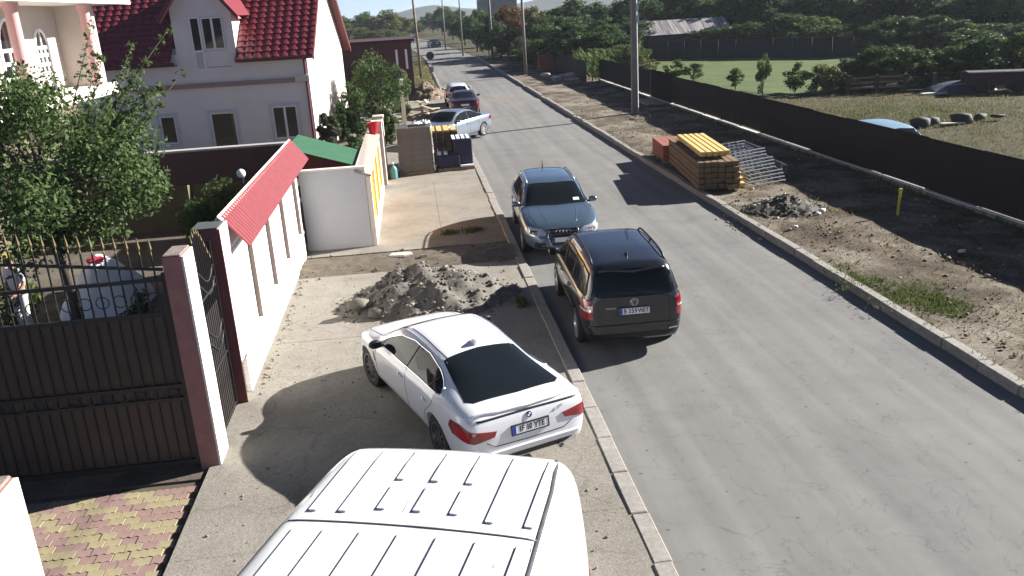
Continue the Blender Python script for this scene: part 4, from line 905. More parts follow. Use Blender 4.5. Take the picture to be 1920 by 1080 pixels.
def arched(y0, y1, z0, zs, za, nm):
    # opening in the wall plane x=-1.5 facing +x
    n = 14; yc, r = (y0+y1)/2, (y1-y0)/2
    arc = [(yc+r*math.cos(t), zs+(za-zs)*math.sin(t)) for t in np.linspace(0, math.pi, n)]
    out = [(y1, z0)]+arc+[(y0, z0)]
    d = MB().prism(out, -1.499, -1.49, 'YZ').build(nm, GLASS, lh)
    MB().tube([(-1.48, a, b) for a, b in out], .05, 6).build('frame', PVC, d)
    MB().box((-1.49, y0, zs-.05), (-1.45, y1, zs+.05)).build('transom', PVC, d); MB().box((-1.49, yc-.03, zs), (-1.455, yc+.03, za)).build('mullion', PVC, d)
    for k in range(4): MB().box((-1.49, y0+(y1-y0)*k/3-.05, z0), (-1.45, y0+(y1-y0)*k/3+.05, zs-.05)).build('mullion', PVC, d)
    for z in np.linspace(z0, zs, 4)[:-1]: MB().box((-1.488, y0, z), (-1.448, y1, z+.11)).build('rail', PVC, d)
arched(8.75, 10.35, 4.45, 5.75, 6.62, 'arched_door'); arched(11.2, 12.15, 4.9, 5.75, 6.3, 'arched_window'); arched(4.6, 6.2, 4.45, 5.75, 6.62, 'arched_door')

# --- annex with maroon fascia
ax = thing('outbuilding', 'low khaki outbuilding with deep maroon fascia behind the coped wall', 'shed', (-3.9, 27, 0))
MB().box((-11, 0, 1.5), (0, .12, 2.5)).build('fascia', mat('maroon_fascia', (.06, .028, .034), rough=.55), ax); MB().box((-11, -.03, 2.5), (.03, .34, 2.56)).build('flat_roof', mat('grey_roof_sheet', (.35, .33, .34)), ax)
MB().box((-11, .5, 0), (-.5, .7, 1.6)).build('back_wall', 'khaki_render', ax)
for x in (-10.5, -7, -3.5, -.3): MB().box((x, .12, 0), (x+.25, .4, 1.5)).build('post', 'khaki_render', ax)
# --- green roofed hut
hu = thing('garden_hut', 'small hut with green sheet roof behind the grey wall', 'hut', (-2.7, 25.2, 0))
HUTW = mat('dark_red_boards', (.16, .04, .035), var=.2)
MB().box((-.75, -.4, 0), (.62, 2.0, 1.9)).build('walls', HUTW, hu)
m = MB(); m.grid(16, 2, lambda a, b: (-.95+1.85*b, -.65+2.9*a, 2.72-.62*b+(.02 if int(a*16) % 2 else 0))); m.build('roof', mat('green_sheet', (.035, .115, .06), rough=.6, var=.15), hu)
MB().add([(-.75, -.405, 1.88), (.62, -.405, 1.88), (.62, -.405, 2.15), (-.75, -.405, 2.6)], [(0, 1, 2, 3)]).build('gable_board', HUTW, hu)
# --- maroon building beyond the hedge
mb = thing('garage', 'dark maroon garage with flat roof behind the tall bushes', 'garage', (-2.2, 66, 0))
MB().box((-9, 0, 0), (2.4, 8, 4.15)).build('walls', mat('dark_maroon_sheet', (.085, .022, .026), var=.2, rough=.6), mb); MB().box((-9.2, -.25, 4.15), (2.65, 8.2, 4.32)).build('roof', mat('maroon_roof_edge', (.05, .02, .022)), mb)
for k in range(3): MB().box((-4.5+2.1*k, -.03, 0), (-2.7+2.1*k, -.002, 2.6)).build('door', mat('maroon_door', (.06, .018, .02)), mb)
for x in (1.2, 1.9): MB().box((x, -.035, 2.2), (x+.16, -.003, 3.6)).build('pale_strip', PVC, mb)

# ================================================================== RIGHT FENCE
XF = 14.78
fe = thing('sheet_fence', 'long dark brown sheet metal fence on a low concrete plinth', 'fence', (XF, 6, .06))
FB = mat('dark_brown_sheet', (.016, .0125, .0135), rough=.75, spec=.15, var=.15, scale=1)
pm = MB(); nn = 40
pm.grid(nn*2, 1, lambda a, b: ((.004 if int(a*nn*2/4) % 2 else 0), 2.5*a, .22+1.5*b))
panel = None; y = 0
while y < 61:
    if not 43 < y < 46.5:
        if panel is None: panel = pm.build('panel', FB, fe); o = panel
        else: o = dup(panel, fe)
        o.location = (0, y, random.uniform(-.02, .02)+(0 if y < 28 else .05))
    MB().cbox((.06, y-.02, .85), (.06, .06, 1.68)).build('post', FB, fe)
    pl = MB().box((-.12, y, -.05), (.14, y+2.48, .19)).build('plinth', KERB, fe)
    MB().box((-.13, y+.03, .19), (-.02, y+2.44, .215)).build('plinth_cap', mat('pale_cap', (.7, .69, .65)), pl)
    y += 2.5
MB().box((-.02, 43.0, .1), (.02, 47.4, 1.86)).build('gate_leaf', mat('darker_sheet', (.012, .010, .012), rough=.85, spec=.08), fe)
MB().box((-1.3, 43.5, .12), (-.2, 46.5, .2)).build('gate_step', KERB, fe)
# second fence further on, dark boards
f2 = thing('board_fence', 'dark board fence continuing under the trees beyond the sheet fence', 'fence', (13.6, 68, 0))
bm_ = MB().box((-.015, 0, .1), (.015, .24, 1.75)); bo = None
for k in range(170):
    if bo is None: bo = bm_.build('board', mat('dark_board', (.03, .025, .025), var=.3), f2); o = bo
    else: o = dup(bo, f2)
    o.location = (random.uniform(-.01, .01), .26*k, random.uniform(-.06, .04))
for z in (.4, 1.4): MB().box((.016, 0, z), (.06, 44.2, z+.08)).build('rail', 'dark_board', f2)

# ================================================================== POLES, SIGN, WIRES
CONP = mat('pole_concrete', (.20, .19, .18), var=.12, scale=5, bump=.3)
def pole(label, x, y, h, r=.16, wood=False, z0=.1, kind='round', lean=0.):
    t = thing('utility_pole', label, 'pole', (x, y, z0)); t.rotation_euler = (0, lean, 0)
    if kind == 'square':
        MB().add([(sx*r*k, sy*r*.8*k, z) for z, k in ((-.3, 1.15), (h, .75)) for sx, sy in ((-1, -1), (1, -1), (1, 1), (-1, 1))], [(0, 1, 5, 4), (1, 2, 6, 5), (2, 3, 7, 6), (3, 0, 4, 7), (4, 5, 6, 7), (0, 3, 2, 1)]).build('shaft', CONP, t)
        MB().cbox((0, 0, .04), (1.5, .55, .09)).build('footing', CONP, t)
        MB().tube([(r*1.05+.05, -.05, 0), (r*.9+.04, -.05, h*.8)], .035, 6).build('conduit', PVC, t)
        for z in (5.0, 5.6): MB().cbox((r+.05, -.12, z), (.16, .14, .36)).build('junction_box', STEEL, t)
    else:
        MB().tube([(0, 0, -.3), (0, 0, h)], [r, r*.65], 10).build('shaft', WOOD if wood else CONP, t, smooth=True)
    ca = MB().cbox((0, 0, h-.35), (1.5, .09, .09)).build('crossarm', WOOD if wood else STEEL, t)
    for q in (-.65, -.22, .22, .65): MB().lathe([(.03, 0), (.055, .05), (.035, .09), (.05, .13), (.001, .16)], 8, Matrix.Translation((q, 0, h-.305))).build('insulator', PVC, ca)
    return t
pole('square concrete pole with white conduit standing on the verge', 11.95, 46.6, 9.6, .135, kind='square')
pole('tall dark pole at the far end of the right-hand kerb', 10.15, 109, 10.0, .19)
pole('dark round pole in front of the russet tree', 10.4, 80, 8.4, .17)
pole('slim leaning wooden pole beside the grass strip on the left', .96, 86, 9.5, .14, wood=True, lean=RAD(-1.2))
pole('far thin pole among the trees past the bend', 7.4, 123, 9, .13)
pole('farthest thin pole by the road bend', 6.2, 150, 9, .14)
sg = thing('road_sign', 'round road sign seen from behind on a short post', 'sign', (2.15, 93, 0))
MB().tube([(0, 0, 0), (0, 0, 2.1)], .035, 8).build('post', STEEL, sg); MB().lathe([(.001, -.01), (.42, -.01), (.42, .01), (.001, .011)], 26, Matrix.Translation((0, -.04, 1.75)) @ Matrix.Rotation(RAD(90), 4, 'X')).build('disc', mat('sign_back', (.035, .045, .05), rough=.5, metal=.3), sg)
MB().cbox((0, 0, .3), (.5, .3, .7)).build('base_block', KERB, sg)
wi = thing('overhead_wires', 'thin dark overhead wires strung between the poles', 'wires', (0, 0, 0))
def wire(a, b, sag=.6):
    a, b = Vector(a), Vector(b)
    MB().tube([a.lerp(b, t)-Vector((0, 0, sag*4*t*(1-t))) for t in np.linspace(0, 1, 15)], .014, 4).build('wire', IRON, wi)
for q in (-.6, .6):
    wire((.75+q, 86, 9.4), (-22+q, 92, 9.8)); wire((11.95+q, 46.6, 9.5), (10.4+q, 80, 8.4)); wire((10.4+q, 80, 8.4), (10.15+q, 109, 10)); wire((11.95+q, 46.6, 9.5), (12.5+q, 5, 9.6))

# ================================================================== BUILDING MATERIALS
# wrapped block pallet (left pavement)
def pallet_part(t, w, d, z0=0.):
    for k in range(3): MB().box((-w/2, -d/2+k*(d-.1)/2, z0), (w/2, -d/2+k*(d-.1)/2+.1, z0+.1)).build('pallet_runner', WOOD, t)
    for k in range(6): MB().box((-w/2+k*(w-.12)/5, -d/2, z0+.1), (-w/2+k*(w-.12)/5+.12, d/2, z0+.125)).build('pallet_board', WOOD, t)
bp_ = thing('block_pallet', 'tall grey-brown block stack wrapped in torn clear film', 'pallet', (-.12, 34.3, PZ))
pallet_part(bp_, 1.35, 1.2)
BLK = mat('brown_grey_block', (.062, .056, .052), var=.2, scale=3, bump=.3); b0 = None
for r in range(8):
    for i in range(3):
        for j in range(2):
            if j == 1 and r < 7: continue
            if b0 is None: b0 = MB().box((-.215, -.29, 0), (.215, .29, .205)).build('block', BLK, bp_, bevel=.008); o = b0
            else: o = dup(b0, bp_)
            o.location = (-.44+.44*i+random.uniform(-.01, .01), -.29+.585*j+random.uniform(-.01, .01), .13+.213*r)
MB().box((-.6, 0, .13), (.6, .55, 1.6)).build('block_core', BLK, bp_)
FILM = mat('torn_film', (.6, .65, .7), rough=.2, spec=.6); N, L, p = nodes(FILM); tr = N.new('ShaderNodeBsdfTransparent'); mx = N.new('ShaderNodeMixShader'); mx.inputs[0].default_value = .86; L.new(p.outputs[0], mx.inputs[1]); L.new(tr.outputs[0], mx.inputs[2]); L.new(mx.outputs[0], N['Material Output'].inputs[0])
def film(a, b):
    t_ = 2*math.pi*a; x = .69*max(-1, min(1, 1.35*math.cos(t_))); y = .62*max(-1, min(1, 1.35*math.sin(t_)))
    k = 1+.03*fbm(a*14, b*5, 1.); return (x*k, y*k, .12+1.78*b+.03*fbm(a*9, b*3))
m = MB().grid(64, 14, film); o = m.build('film', FILM, bp_, fix=False)
CR = mat('crumpled_film', (.7, .72, .72), rough=.35)
MB().grid(6, 30, lambda a, b: (.70+.05*fbm(b*11, a*3), -.64+.09*a+.03*fbm(a*5, b*17), .1+1.8*b)).build('film_edge', CR, bp_)
MB().grid(14, 5, lambda a, b: (.05+.65*a, -.3+.7*b, 1.9+.16*abs(fbm(a*6, b*6, 1.3)))).build('film_top', CR, bp_)
# teal sack beside the gate pillar
ts = thing('bottle', 'teal plastic water bottle standing beside the block pallet', 'bottle', (-1.02, 33.2, PZ))
MB().lathe([(.001, 0), (.14, .01), (.15, .06), (.15, .36), (.11, .46), (.04, .52), (.04, .58)], 14).build('bottle_body', mat('teal_plastic', (.10, .30, .32), rough=.25), ts, smooth='angle'); MB().lathe([(.045, .58), (.045, .63), (.001, .635)], 10).build('cap', PVC, ts)
# dark blue wrapped stack with planks
bs = thing('wrapped_pallet', 'navy sheeted pallet with white and blue boards laid on top', 'pallet', (1.42, 34.6, PZ))
pallet_part(bs, 1.45, 1.3); NAVY = mat('navy_sheet', (.012, .015, .045), rough=.6, var=.2)
MB().box((-.7, -.66, .13), (.2, .6, .62)).build('lower_bundle', NAVY, bs, bevel=.03); MB().box((.0, -.5, .13), (.72, .6, 1.2)).build('upper_bundle', NAVY, bs, bevel=.03)
WB = mat('white_blue_board', (.7, .74, .85))
for k in range(4): MB().box((-.05+.19*k, -.52, 1.205), (.07+.19*k, .62, 1.235)).build('board', WB, bs)
for k in range(2): MB().box((-.66+.25*k, -.5, .63), (-.52+.25*k, .2, .66)).build('board', WB, bs)
MB().box((.2, -.72, .14), (.72, -.55, .2)).build('board', WB, bs)
yb = thing('plank_pallet', 'short stack of yellow planks standing behind the navy pallet', 'planks', (1.12, 36.4, PZ))
pallet_part(yb, 1.2, 1.2); FORM = mat('yellow_formwork', (.58, .40, .13), var=.18, scale=4, bump=.2, stretch=(4, 1, 4))
for r in range(6):
    for k in range(4): MB().box((-.56+.29*k, -.75, .13+.2*r), (-.32+.29*k, .75, .32+.2*r)).build('plank', mat('shaded_plank', (.10, .07, .04), var=.3), yb)  # lower yellow planks coloured dark brown to stand for shade on their fronts
for k in range(4): MB().box((-.58+.29*k, -.85, 1.34), (-.37+.29*k, .8, 1.40)).build('top_plank', FORM, yb)

# timber and brick stacks on the right verge
VZ = .17
lb = thing('timber_stack', 'long stack of yellow formwork beams on battens beside the kerb', 'timber', (9.62, 28.55, VZ), RAD(-6.5))
FORM2 = mat('brown_formwork', (.17, .115, .06), var=.3, scale=4, bump=.3, stretch=(4, .6, 4))
for yy in (-2.2, 0, 2.2): MB().box((-.62, yy-.06, -.06), (.75, yy+.06, .08)).build('batten', WOOD, lb)
YF = mat('bright_formwork', (.56, .42, .16), var=.1, scale=3, stretch=(4, .6, 4))
pb = {}
for r in range(5):
    for k in range(6):
        L_ = 2.6; key = 'p'
        if key not in pb: pb[key] = MB().box((-.1, -L_, 0), (.1, L_, .155)).build('beam', FORM2, lb, bevel=.008); o = pb[key]
        else: o = dup(pb[key], lb)
        o.location = (-.52+.215*k+random.uniform(-.01, .01), random.uniform(-.06, .06)-(.0 if k < 4 else .12*(4-r)*.6), .08+.17*r)
for k in range(5): MB().box((-.45+.2*k, -2.1+random.uniform(-.05, .05), 1.02), (-.30+.2*k, 1.9, 1.17)).build('top_beam', YF, lb, bevel=.006)
for yy in (-1.6, 1.4): MB().box((-.55, yy, .93), (.5, yy+.12, 1.02)).build('spacer', FORM2, lb)
for k in range(5): MB().box((.66+.03*k*0, -2.62+.05*k, .1+.16*k), (.86-.05*k, -2.2, .2+.16*k)).build('stub_beam', FORM, lb)
bk = thing('brick_pallet', 'pallet of red hollow bricks at the far end of the timber stack', 'bricks', (9.66, 32.3, VZ), RAD(-5))
pallet_part(bk, 1.0, 2.3); BRK = mat('red_hollow_brick', (.30, .10, .075), var=.2, scale=5, bump=.3); b0 = None
for r in range(4):
    for i in range(4):
        for j in range(9):
            if 0 < i < 3 and 0 < j < 8 and r < 3: continue
            if b0 is None: b0 = MB().box((-.118, -.118, 0), (.118, .118, .132)).build('brick', BRK, bk, bevel=.006); o = b0
            else: o = dup(b0, bk)
            o.location = (-.36+.24*i, -.96+.24*j, .13+.137*r); o.rotation_euler = (0, 0, random.uniform(-.02, .02))
# scaffold frames lying behind
sf = thing('scaffold_pile', 'pile of galvanised scaffold frames lying beside the timber', 'scaffold', (11.15, 28.6, VZ))
for k in range(11):
    z = .05+.05*k; x0 = -.2+.05*(k % 4)+.05*k; y0 = -2.6+.32*k
    for yy in (0, 1.9): MB().tube([(x0-.5, y0+yy, z), (x0+.75, y0+yy+.3, z+.05)], .024, 8).build('tube', STEEL, sf)
    for xx in (-.45, -.05, .35, .7): MB().tube([(x0+xx, y0+.2, z+.03), (x0+xx, y0+2.1, z+.04)], .02, 6).build('rung', STEEL, sf)
pr = thing('scaffold_pole', 'single steel tube lying parallel to the fence by the scaffold pile', 'pipe', (12.3, 29.2, VZ)); MB().tube([(0, -1.6, .3), (.15, 2.2, .32)], .028, 8).build('tube', STEEL, pr)
for yy in (-1.3, 1.9): MB().cbox((.05, yy, .13), (.2, .16, .3)).build('support', WOOD, pr)
# yellow stake
sk = thing('stake', 'short yellow marker stake in the fence shadow', 'stake', (12.62, 21.2, .1)); MB().tube([(0, 0, 0), (.03, 0, .78)], .04, 8).build('shaft', mat('yellow_pipe', (.55, .42, .05), rough=.5), sk); MB().lathe([(.045, .76), (.045, .8), (.001, .81)], 8, Matrix.Translation((.03, 0, 0))).build('cap', 'yellow_pipe', sk)
# red and grey building goods further up the verge
rc = thing('brick_pallet', 'far red brick pallet under the bushes beyond the dark pole', 'bricks', (13.0, 84, .1)); pallet_part(rc, 1.6, 1.6)
for r in range(5):
    for k in range(3): MB().box((-.8+.54*k, -.8, .13+.3*r), (-.28+.54*k, .8, .41+.3*r)).build('brick_layer', BRK, rc)
MB().box((-.9, -.9, 1.64), (1.0, .9, 1.69)).build('cover_board', PVC, rc)
sk_ = thing('bag_pile', 'grey cement bags heaped on the verge beside the far brick pallet', 'bags', (11.9, 70.5, .12))
for k in range(14):
    c = (random.uniform(-1.2, 1.4), random.uniform(-1, 1), .15+.22*(k//6)); MB().lathe([(.001, -.12), (.28, -.1), (.36, 0), (.28, .1), (.001, .12)], 9, Matrix.Translation(c) @ Matrix.Rotation(random.uniform(0, 3), 4, 'Z') @ Matrix.Diagonal((1.3, .8, 1, 1))).build('bag', mat('cement_bag', (.33, .33, .34), var=.2), sk_, smooth=True)

# ================================================================== SOIL HEAPS AND RUBBLE
def rock_mesh(seed, n=1):
    bm = bmesh.new(); bmesh.ops.create_icosphere(bm, subdivisions=1, radius=1.); r_ = random.Random(seed)
    for v in bm.verts: v.co *= r_.uniform(.65, 1.15)
    V = np.array([v.co[:] for v in bm.verts]); F = np.array([[v.index for v in f.verts] for f in bm.faces]); bm.free(); return V, F
ROCKS = [rock_mesh(s) for s in range(6)]
def clods(name, pts, sizes, m, parent=None, squash=.7):
    Vs = []; Fs = []; o = 0
    for (x, y, z), s in zip(pts, sizes):
        V, F = ROCKS[random.randrange(6)]; a = random.uniform(0, 6.28); c, d = math.cos(a), math.sin(a)
        W = V*np.array([s, s*random.uniform(.6, 1), s*squash]); W = np.stack([W[:, 0]*c-W[:, 1]*d, W[:, 0]*d+W[:, 1]*c, W[:, 2]], 1)+np.array([x, y, z])
        Vs.append(W); Fs.append(F+o); o += len(V)
    return stuff(npmesh(name, np.concatenate(Vs), np.concatenate(Fs), m, parent))
def heap(name, label, c, rx, ry, h, z0, m, ncl, smin, smax, rz=0., sharp=1.3, seed=3., cat='heap', pale=None):
    t = thing(name, label, cat, (c[0], c[1], z0), rz)
    def H(x, y):
        d = math.sqrt((x/rx)**2+(y/ry)**2)*(1+.22*fbm(x*1.4, y*1.4, 1., 3, seed)); k = max(0., 1-d**sharp)
        return h*k*(1+.3*fbm(x*2, y*2, 1., 4, seed+5))+.05*fbm(x*6, y*6, 1., 4, seed+9)*(1 if k > 0 else 0)-.03
    MB().grid(60, 60, lambda a, b: (rx*1.25*(2*a-1), ry*1.25*(2*b-1), H(rx*1.25*(2*a-1), ry*1.25*(2*b-1)))).build('soil', m, t, smooth=True)
    pts = []; sz = []
    while len(pts) < ncl:
        a, r_ = random.uniform(0, 6.283), math.sqrt(random.random())*1.08; x, y = rx*r_*math.cos(a), ry*r_*math.sin(a)
        z = H(x, y)
        s = smin+(smax-smin)*random.random()**6; pts.append((x, y, max(z, 0)+s*.2)); sz.append(s)
    k = len(pts)//6
    clods('clods', pts[k:], sz[k:], m, t); clods('stones', pts[:k], sz[:k], pale or STONE, t)
    return t, H
SOIL2 = mat('soil_clods', (.088, .078, .066), col2=(.18, .163, .142), scale=9, bump=.6)
t, H = heap('soil_heap', 'dark stony soil heap on the pavement ahead of the white coupe', (-.05, 18.1), 1.95, 1.45, .8, PZ-.02, SOIL2, 3600, .008, .07, rz=.05, sharp=1.5, seed=2., pale=mat('grey_stone', (.28, .26, .23), var=.3, bump=.5))
for (x, y, s) in ((-1.55, -.55, .26), (-1.15, -.85, .22), (1.4, .45, .2), (1.0, .75, .18)):
    o = npmesh('boulder', ROCKS[int(s*50) % 6][0]*np.array([s, s*.8, s*.7])+np.array([x, y, max(H(x, y), 0)+s*.3]), ROCKS[0][1], SOIL2, t)
heap('soil_heap', 'low dark soil heap on the verge behind the right kerb', (10.25, 23.0), 1.15, 1.1, .42, .14, mat('black_soil', (.045, .04, .034), col2=(.09, .08, .065), scale=8, bump=.8), 1100, .01, .07, seed=8.)
heap('rubble_heap', 'brown rubble heap by the far white hatchback', (1.0, 66.5), 1.6, 3.0, 1.1, 0, mat('brown_rubble', (.11, .075, .05), col2=(.2, .15, .1), scale=6, bump=.6), 400, .03, .2, seed=5.)
heap('soil_heap', 'flattened earth mound around the concrete pole footing', (12.2, 44.2), 1.5, 2.2, .22, .12, SOIL, 250, .015, .07, seed=12.)
# backfilled trench across the pavement
tr_ = thing('trench_fill', 'strip of crumbled earth across the pavement below the yellow wall', 'rubble', (-.5, 21.55, .0))
MB().grid(70, 24, lambda a, b: (-2.75+5.5*a, -.95+1.9*b, .03+.09*(1-(2*b-1)**2)*(1+.5*fbm(a*12, b*5, 1.))+.02*fbm(a*40, b*15))).build('soil', mat('dusty_earth', (.075, .06, .045), col2=(.155, .13, .10), scale=7, bump=.8, bscale=40, bdist=.02), tr_, smooth=True)
pts = [(random.uniform(-2.7, 2.7), random.gauss(0, .45)) for _ in range(520)]
clods('clods', [(x, y, .09) for x, y in pts], [random.uniform(.008, .02)+.05*random.random()**8 for _ in pts], 'dusty_earth', tr_)
sb = thing('slab_piece', 'flat broken concrete slab lying on the earth strip', 'slab', (-.72, 21.75, .12)); MB().prism([(-.3, -.12), (.1, -.18), (.34, -.05), (.25, .14), (-.2, .15)], 0, .06).build('slab', STONE, sb, bevel=.01); MB().cbox((.6, -.35, .02), (.16, .12, .1), rz=.4).build('chip', SOIL2, sb)
# loose stones on verge, kerb and pavement
def scatter(name, n, fx, m, s0, s1, label, p_=5):
    pts = [fx() for _ in range(n)]
    o = clods(name, pts, [s0+(s1-s0)*random.random()**p_ for _ in pts], m); o['label'] = label; o['category'] = 'stones'; return o
scatter('verge_pebbles', 1500, lambda: (random.uniform(9.0, 15), random.uniform(9, 60)**1.0, .17), mat('pebble', (.30, .27, .23), var=.4, scale=3), .012, .07, 'pale pebbles and clods strewn over the right verge')
scatter('verge_clods', 1500, lambda: (random.uniform(9.1, 12.8), random.uniform(10, 27), .165), mat('brown_clod', (.10, .08, .06), var=.4, scale=3), .008, .06, 'dark earth clods over the near right verge', p_=6)
scatter('gutter_rubble', 160, lambda: (random.gauss(8.55, .16), random.gauss(22.6, .8), .01), mat('gutter_grit', (.26, .23, .2), var=.3), .01, .08, 'small rubble spilled in the gutter by the timber stack')
scatter('pavement_grit', 900, lambda: (random.uniform(-3.1, 2.1), random.uniform(8, 20.5), PZ+.008), mat('grit', (.24, .21, .18), var=.3), .006, .03, 'loose grit on the concrete pavement')
scatter('wall_foot_clods', 120, lambda: (-3.12+abs(random.gauss(0, .09)), random.uniform(13.8, 22.5), PZ+.01), mat('foot_clod', (.2, .165, .125), var=.3), .015, .07, 'earth clods along the foot of the white wall')
scatter('field_stones', 420, lambda: (random.uniform(16, 40), random.uniform(20, 48), -.04), mat('field_stone', (.30, .28, .24), var=.3), .015, .09, 'stones and clods scattered over the dry field')
for i, (x, y, s, lab) in enumerate(((11.0, 22.3, .13, 'white broken block beside the dark soil heap'), (10.75, 22.0, .1, 'smaller white fragment below the broken block'), (9.6, 20.9, .1, 'white rag of plastic on the dry verge'), (12.1, 17.6, .11, 'pale chunk near the end of the fence shadow'))):
    o = npmesh('rubble_chunk', ROCKS[i][0]*np.array([s, s*.7, s*.5]), ROCKS[i][1], mat('white_chunk', (.75, .74, .7))); o.location = (x, y, .2); tag(o, lab, 'rubble')
# debris in the field
for i, (u, v, s, lab) in enumerate(((1722, 240, .55, 'dark square rubble lump in the field, beside the round one'), (1745, 235, .42, 'round dark lump next to the square rubble lump'), (1800, 232, .6, 'slab-topped rubble pile in the middle of the field debris'), (1836, 226, .35, 'small dark stone beyond the slab-topped pile'), (1870, 226, .45, 'flat dark stone at the end of the field debris'))):
    q = g(u, v, -.06); o = npmesh('rubble_lump', ROCKS[i][0]*np.array([s, s*.7, s*.6 if i != 4 else s*.25]), ROCKS[i][1], mat('dark_lump', (.045, .045, .045), var=.3)); o.location = (q.x, q.y, s*.3); tag(o, lab, 'rubble')
for (u, v, L_, lab) in ((1785, 236, 1.3, 'pale plank lying against the rubble pile'), (1712, 172, 1.6, 'white board dropped by the field edge')):
    q = g(u, v, -.06); o = MB().cbox((0, 0, .12), (L_, .25, .05), rz=.25, ry=.06).build('plank', mat('pale_plank', (.6, .56, .48))); o.location = q; tag(o, lab, 'plank')
# far field edge: posts, rails, trailer
ff = thing('rail_fence', 'weathered grey rail fence along the far field edge', 'fence', g(1590, 176, 0)); A_ = Vector((0, 0, 0)); B_ = g(1860, 168, 0)-g(1590, 176, 0); GW_ = mat('grey_wood', (.05, .05, .055), var=.3)
for k in range(6):
    p_ = A_.lerp(B_, k/5); MB().cbox((p_.x, p_.y, .5), (.22, .18, 1.1)).build('post', GW_, ff)
for z in (.3, .6, .9): MB().tube([A_+Vector((0, 0, z)), B_*.42+Vector((0, 0, z+.05))], .06, 5).build('rail', WOOD, ff)
tl = thing('farm_trailer', 'dark maroon farm trailer standing at the field edge', 'trailer', g(1868, 172, -.06), RAD(-25))
MAR = mat('trailer_maroon', (.05, .015, .022), var=.3)
MB().box((-1.6, -.8, .45), (1.6, .8, 1.15)).build('box_body', MAR, tl); MB().box((-1.65, -.85, 1.15), (1.65, -.78, 1.22)).build('rim_rail', PVC, tl); MB().box((1.7, -.7, .3), (2.7, .7, 1.35)).build('front_box', MAR, tl)
for x in (-.9, .9):
    for q in (-1, 1): MB().lathe([(.3, -.1), (.36, -.06), (.36, .06), (.3, .1)], 18, Matrix.Translation((x, q*.85, .36)), 'Y').build('wheel', BLACKRUB, tl)
MB().tube([(-1.6, 0, .5), (-2.6, 0, .4)], .04, 6).build('drawbar', STEEL, tl)
ca = thing('covered_boat', 'low dark tarpaulin covered heap beside the trailer', 'tarp', g(1795, 171, -.06)); MB().grid(20, 10, lambda a, b: (4.2*(a-.5), 1.6*(b-.5), .62*max(0, math.sin(math.pi*a))**.5*max(0, math.sin(math.pi*b))**.6+.04*fbm(a*8, b*5))).build('tarp', mat('grey_blue_tarp', (.07, .085, .11), rough=.5, var=.2), ca, smooth=True)
MB().box((-2.6, -.9, .02), (-1.2, -.5, .12)).build('plank', 'pale_plank', ca)
# left street edge beyond: plank gate, fence posts, planter
pgt = thing('plank_gate', 'pale vertical plank gate past the hedge', 'gate', (-.35, 57, 0))
for k in range(7): MB().box((-.02, .22*k, .1), (.02, .22*k+.2, 2.0)).build('plank', mat('pale_gate_plank', (.45, .38, .26), var=.15), pgt)
for z in (.5, 1.6): MB().box((-.05, 0, z), (-.022, 1.55, z+.1)).build('rail', WOOD, pgt)
for i, (y, h, lab) in enumerate(((50.6, 2.5, 'pale post with lantern beside the hedge'), (55.9, 2.1, 'cream gate post at the near side of the plank gate'))):
    t = thing('gate_post', lab, 'post', (-.62, y, 0)); MB().box((-.11, -.11, 0), (.11, .11, h)).build('shaft', mat('post_cream', (.62, .57, .45)), t); MB().box((-.15, -.15, h), (.15, .15, h+.06)).build('cap', WHITE, t)
    if i == 0: MB().lathe([(.05, h+.08), (.12, h+.2), (.14, h+.45), (.2, h+.47), (.02, h+.62)], 8).build('lantern', IRON, t)
dc = thing('timber_pile', 'jumble of pale planks and boards in front of the plank gate', 'timber', (.35, 54, 0))
for k in range(18): MB().cbox((random.uniform(-.5, .8), random.uniform(-2, 2.5), .08+.05*k*.8), (random.uniform(.15, .25), random.uniform(1.2, 2.4), .05), rz=random.uniform(-.7, .7), rx=random.uniform(-.1, .1)).build('plank', random.choice(['pale_gate_plank', 'pale_plank', WOOD]), dc)
# ================================================================== VEGETATION
def leaf_cloud(name, C, Rr, n, size, m, parent=None, up=.35, seed=1):
    "n rhombic leaves spread through the spheres C (k,3) / Rr (k,), denser towards their outsides"
    r_ = np.random.default_rng(seed); C = np.asarray(C, float); Rr = np.asarray(Rr, float)
    w = Rr**2; idx = r_.choice(len(C), n, p=w/w.sum())
    d = r_.normal(size=(n, 3)); d /= np.linalg.norm(d, axis=1)[:, None]
    P = C[idx]+d*(Rr[idx]*(r_.random(n)**.45))[:, None]
    nn_ = d*.6+r_.normal(size=(n, 3))*.7+np.array([0, 0, up]); nn_ /= np.linalg.norm(nn_, axis=1)[:, None]
    a = np.cross(nn_, r_.normal(size=(n, 3))); a /= np.linalg.norm(a, axis=1)[:, None]; b = np.cross(nn_, a)
    s = size*r_.uniform(.6, 1.3, n)[:, None]
    V = np.stack([P-a*s, P-b*s*.48+nn_*s*.12, P+a*s, P+b*s*.48+nn_*s*.12], 1).reshape(-1, 3)
    return npmesh(name, V, np.arange(4*n).reshape(n, 4), m, parent)
BARK = mat('bark', (.09, .07, .055), var=.3, scale=8, bump=.6, stretch=(3, 3, 1))
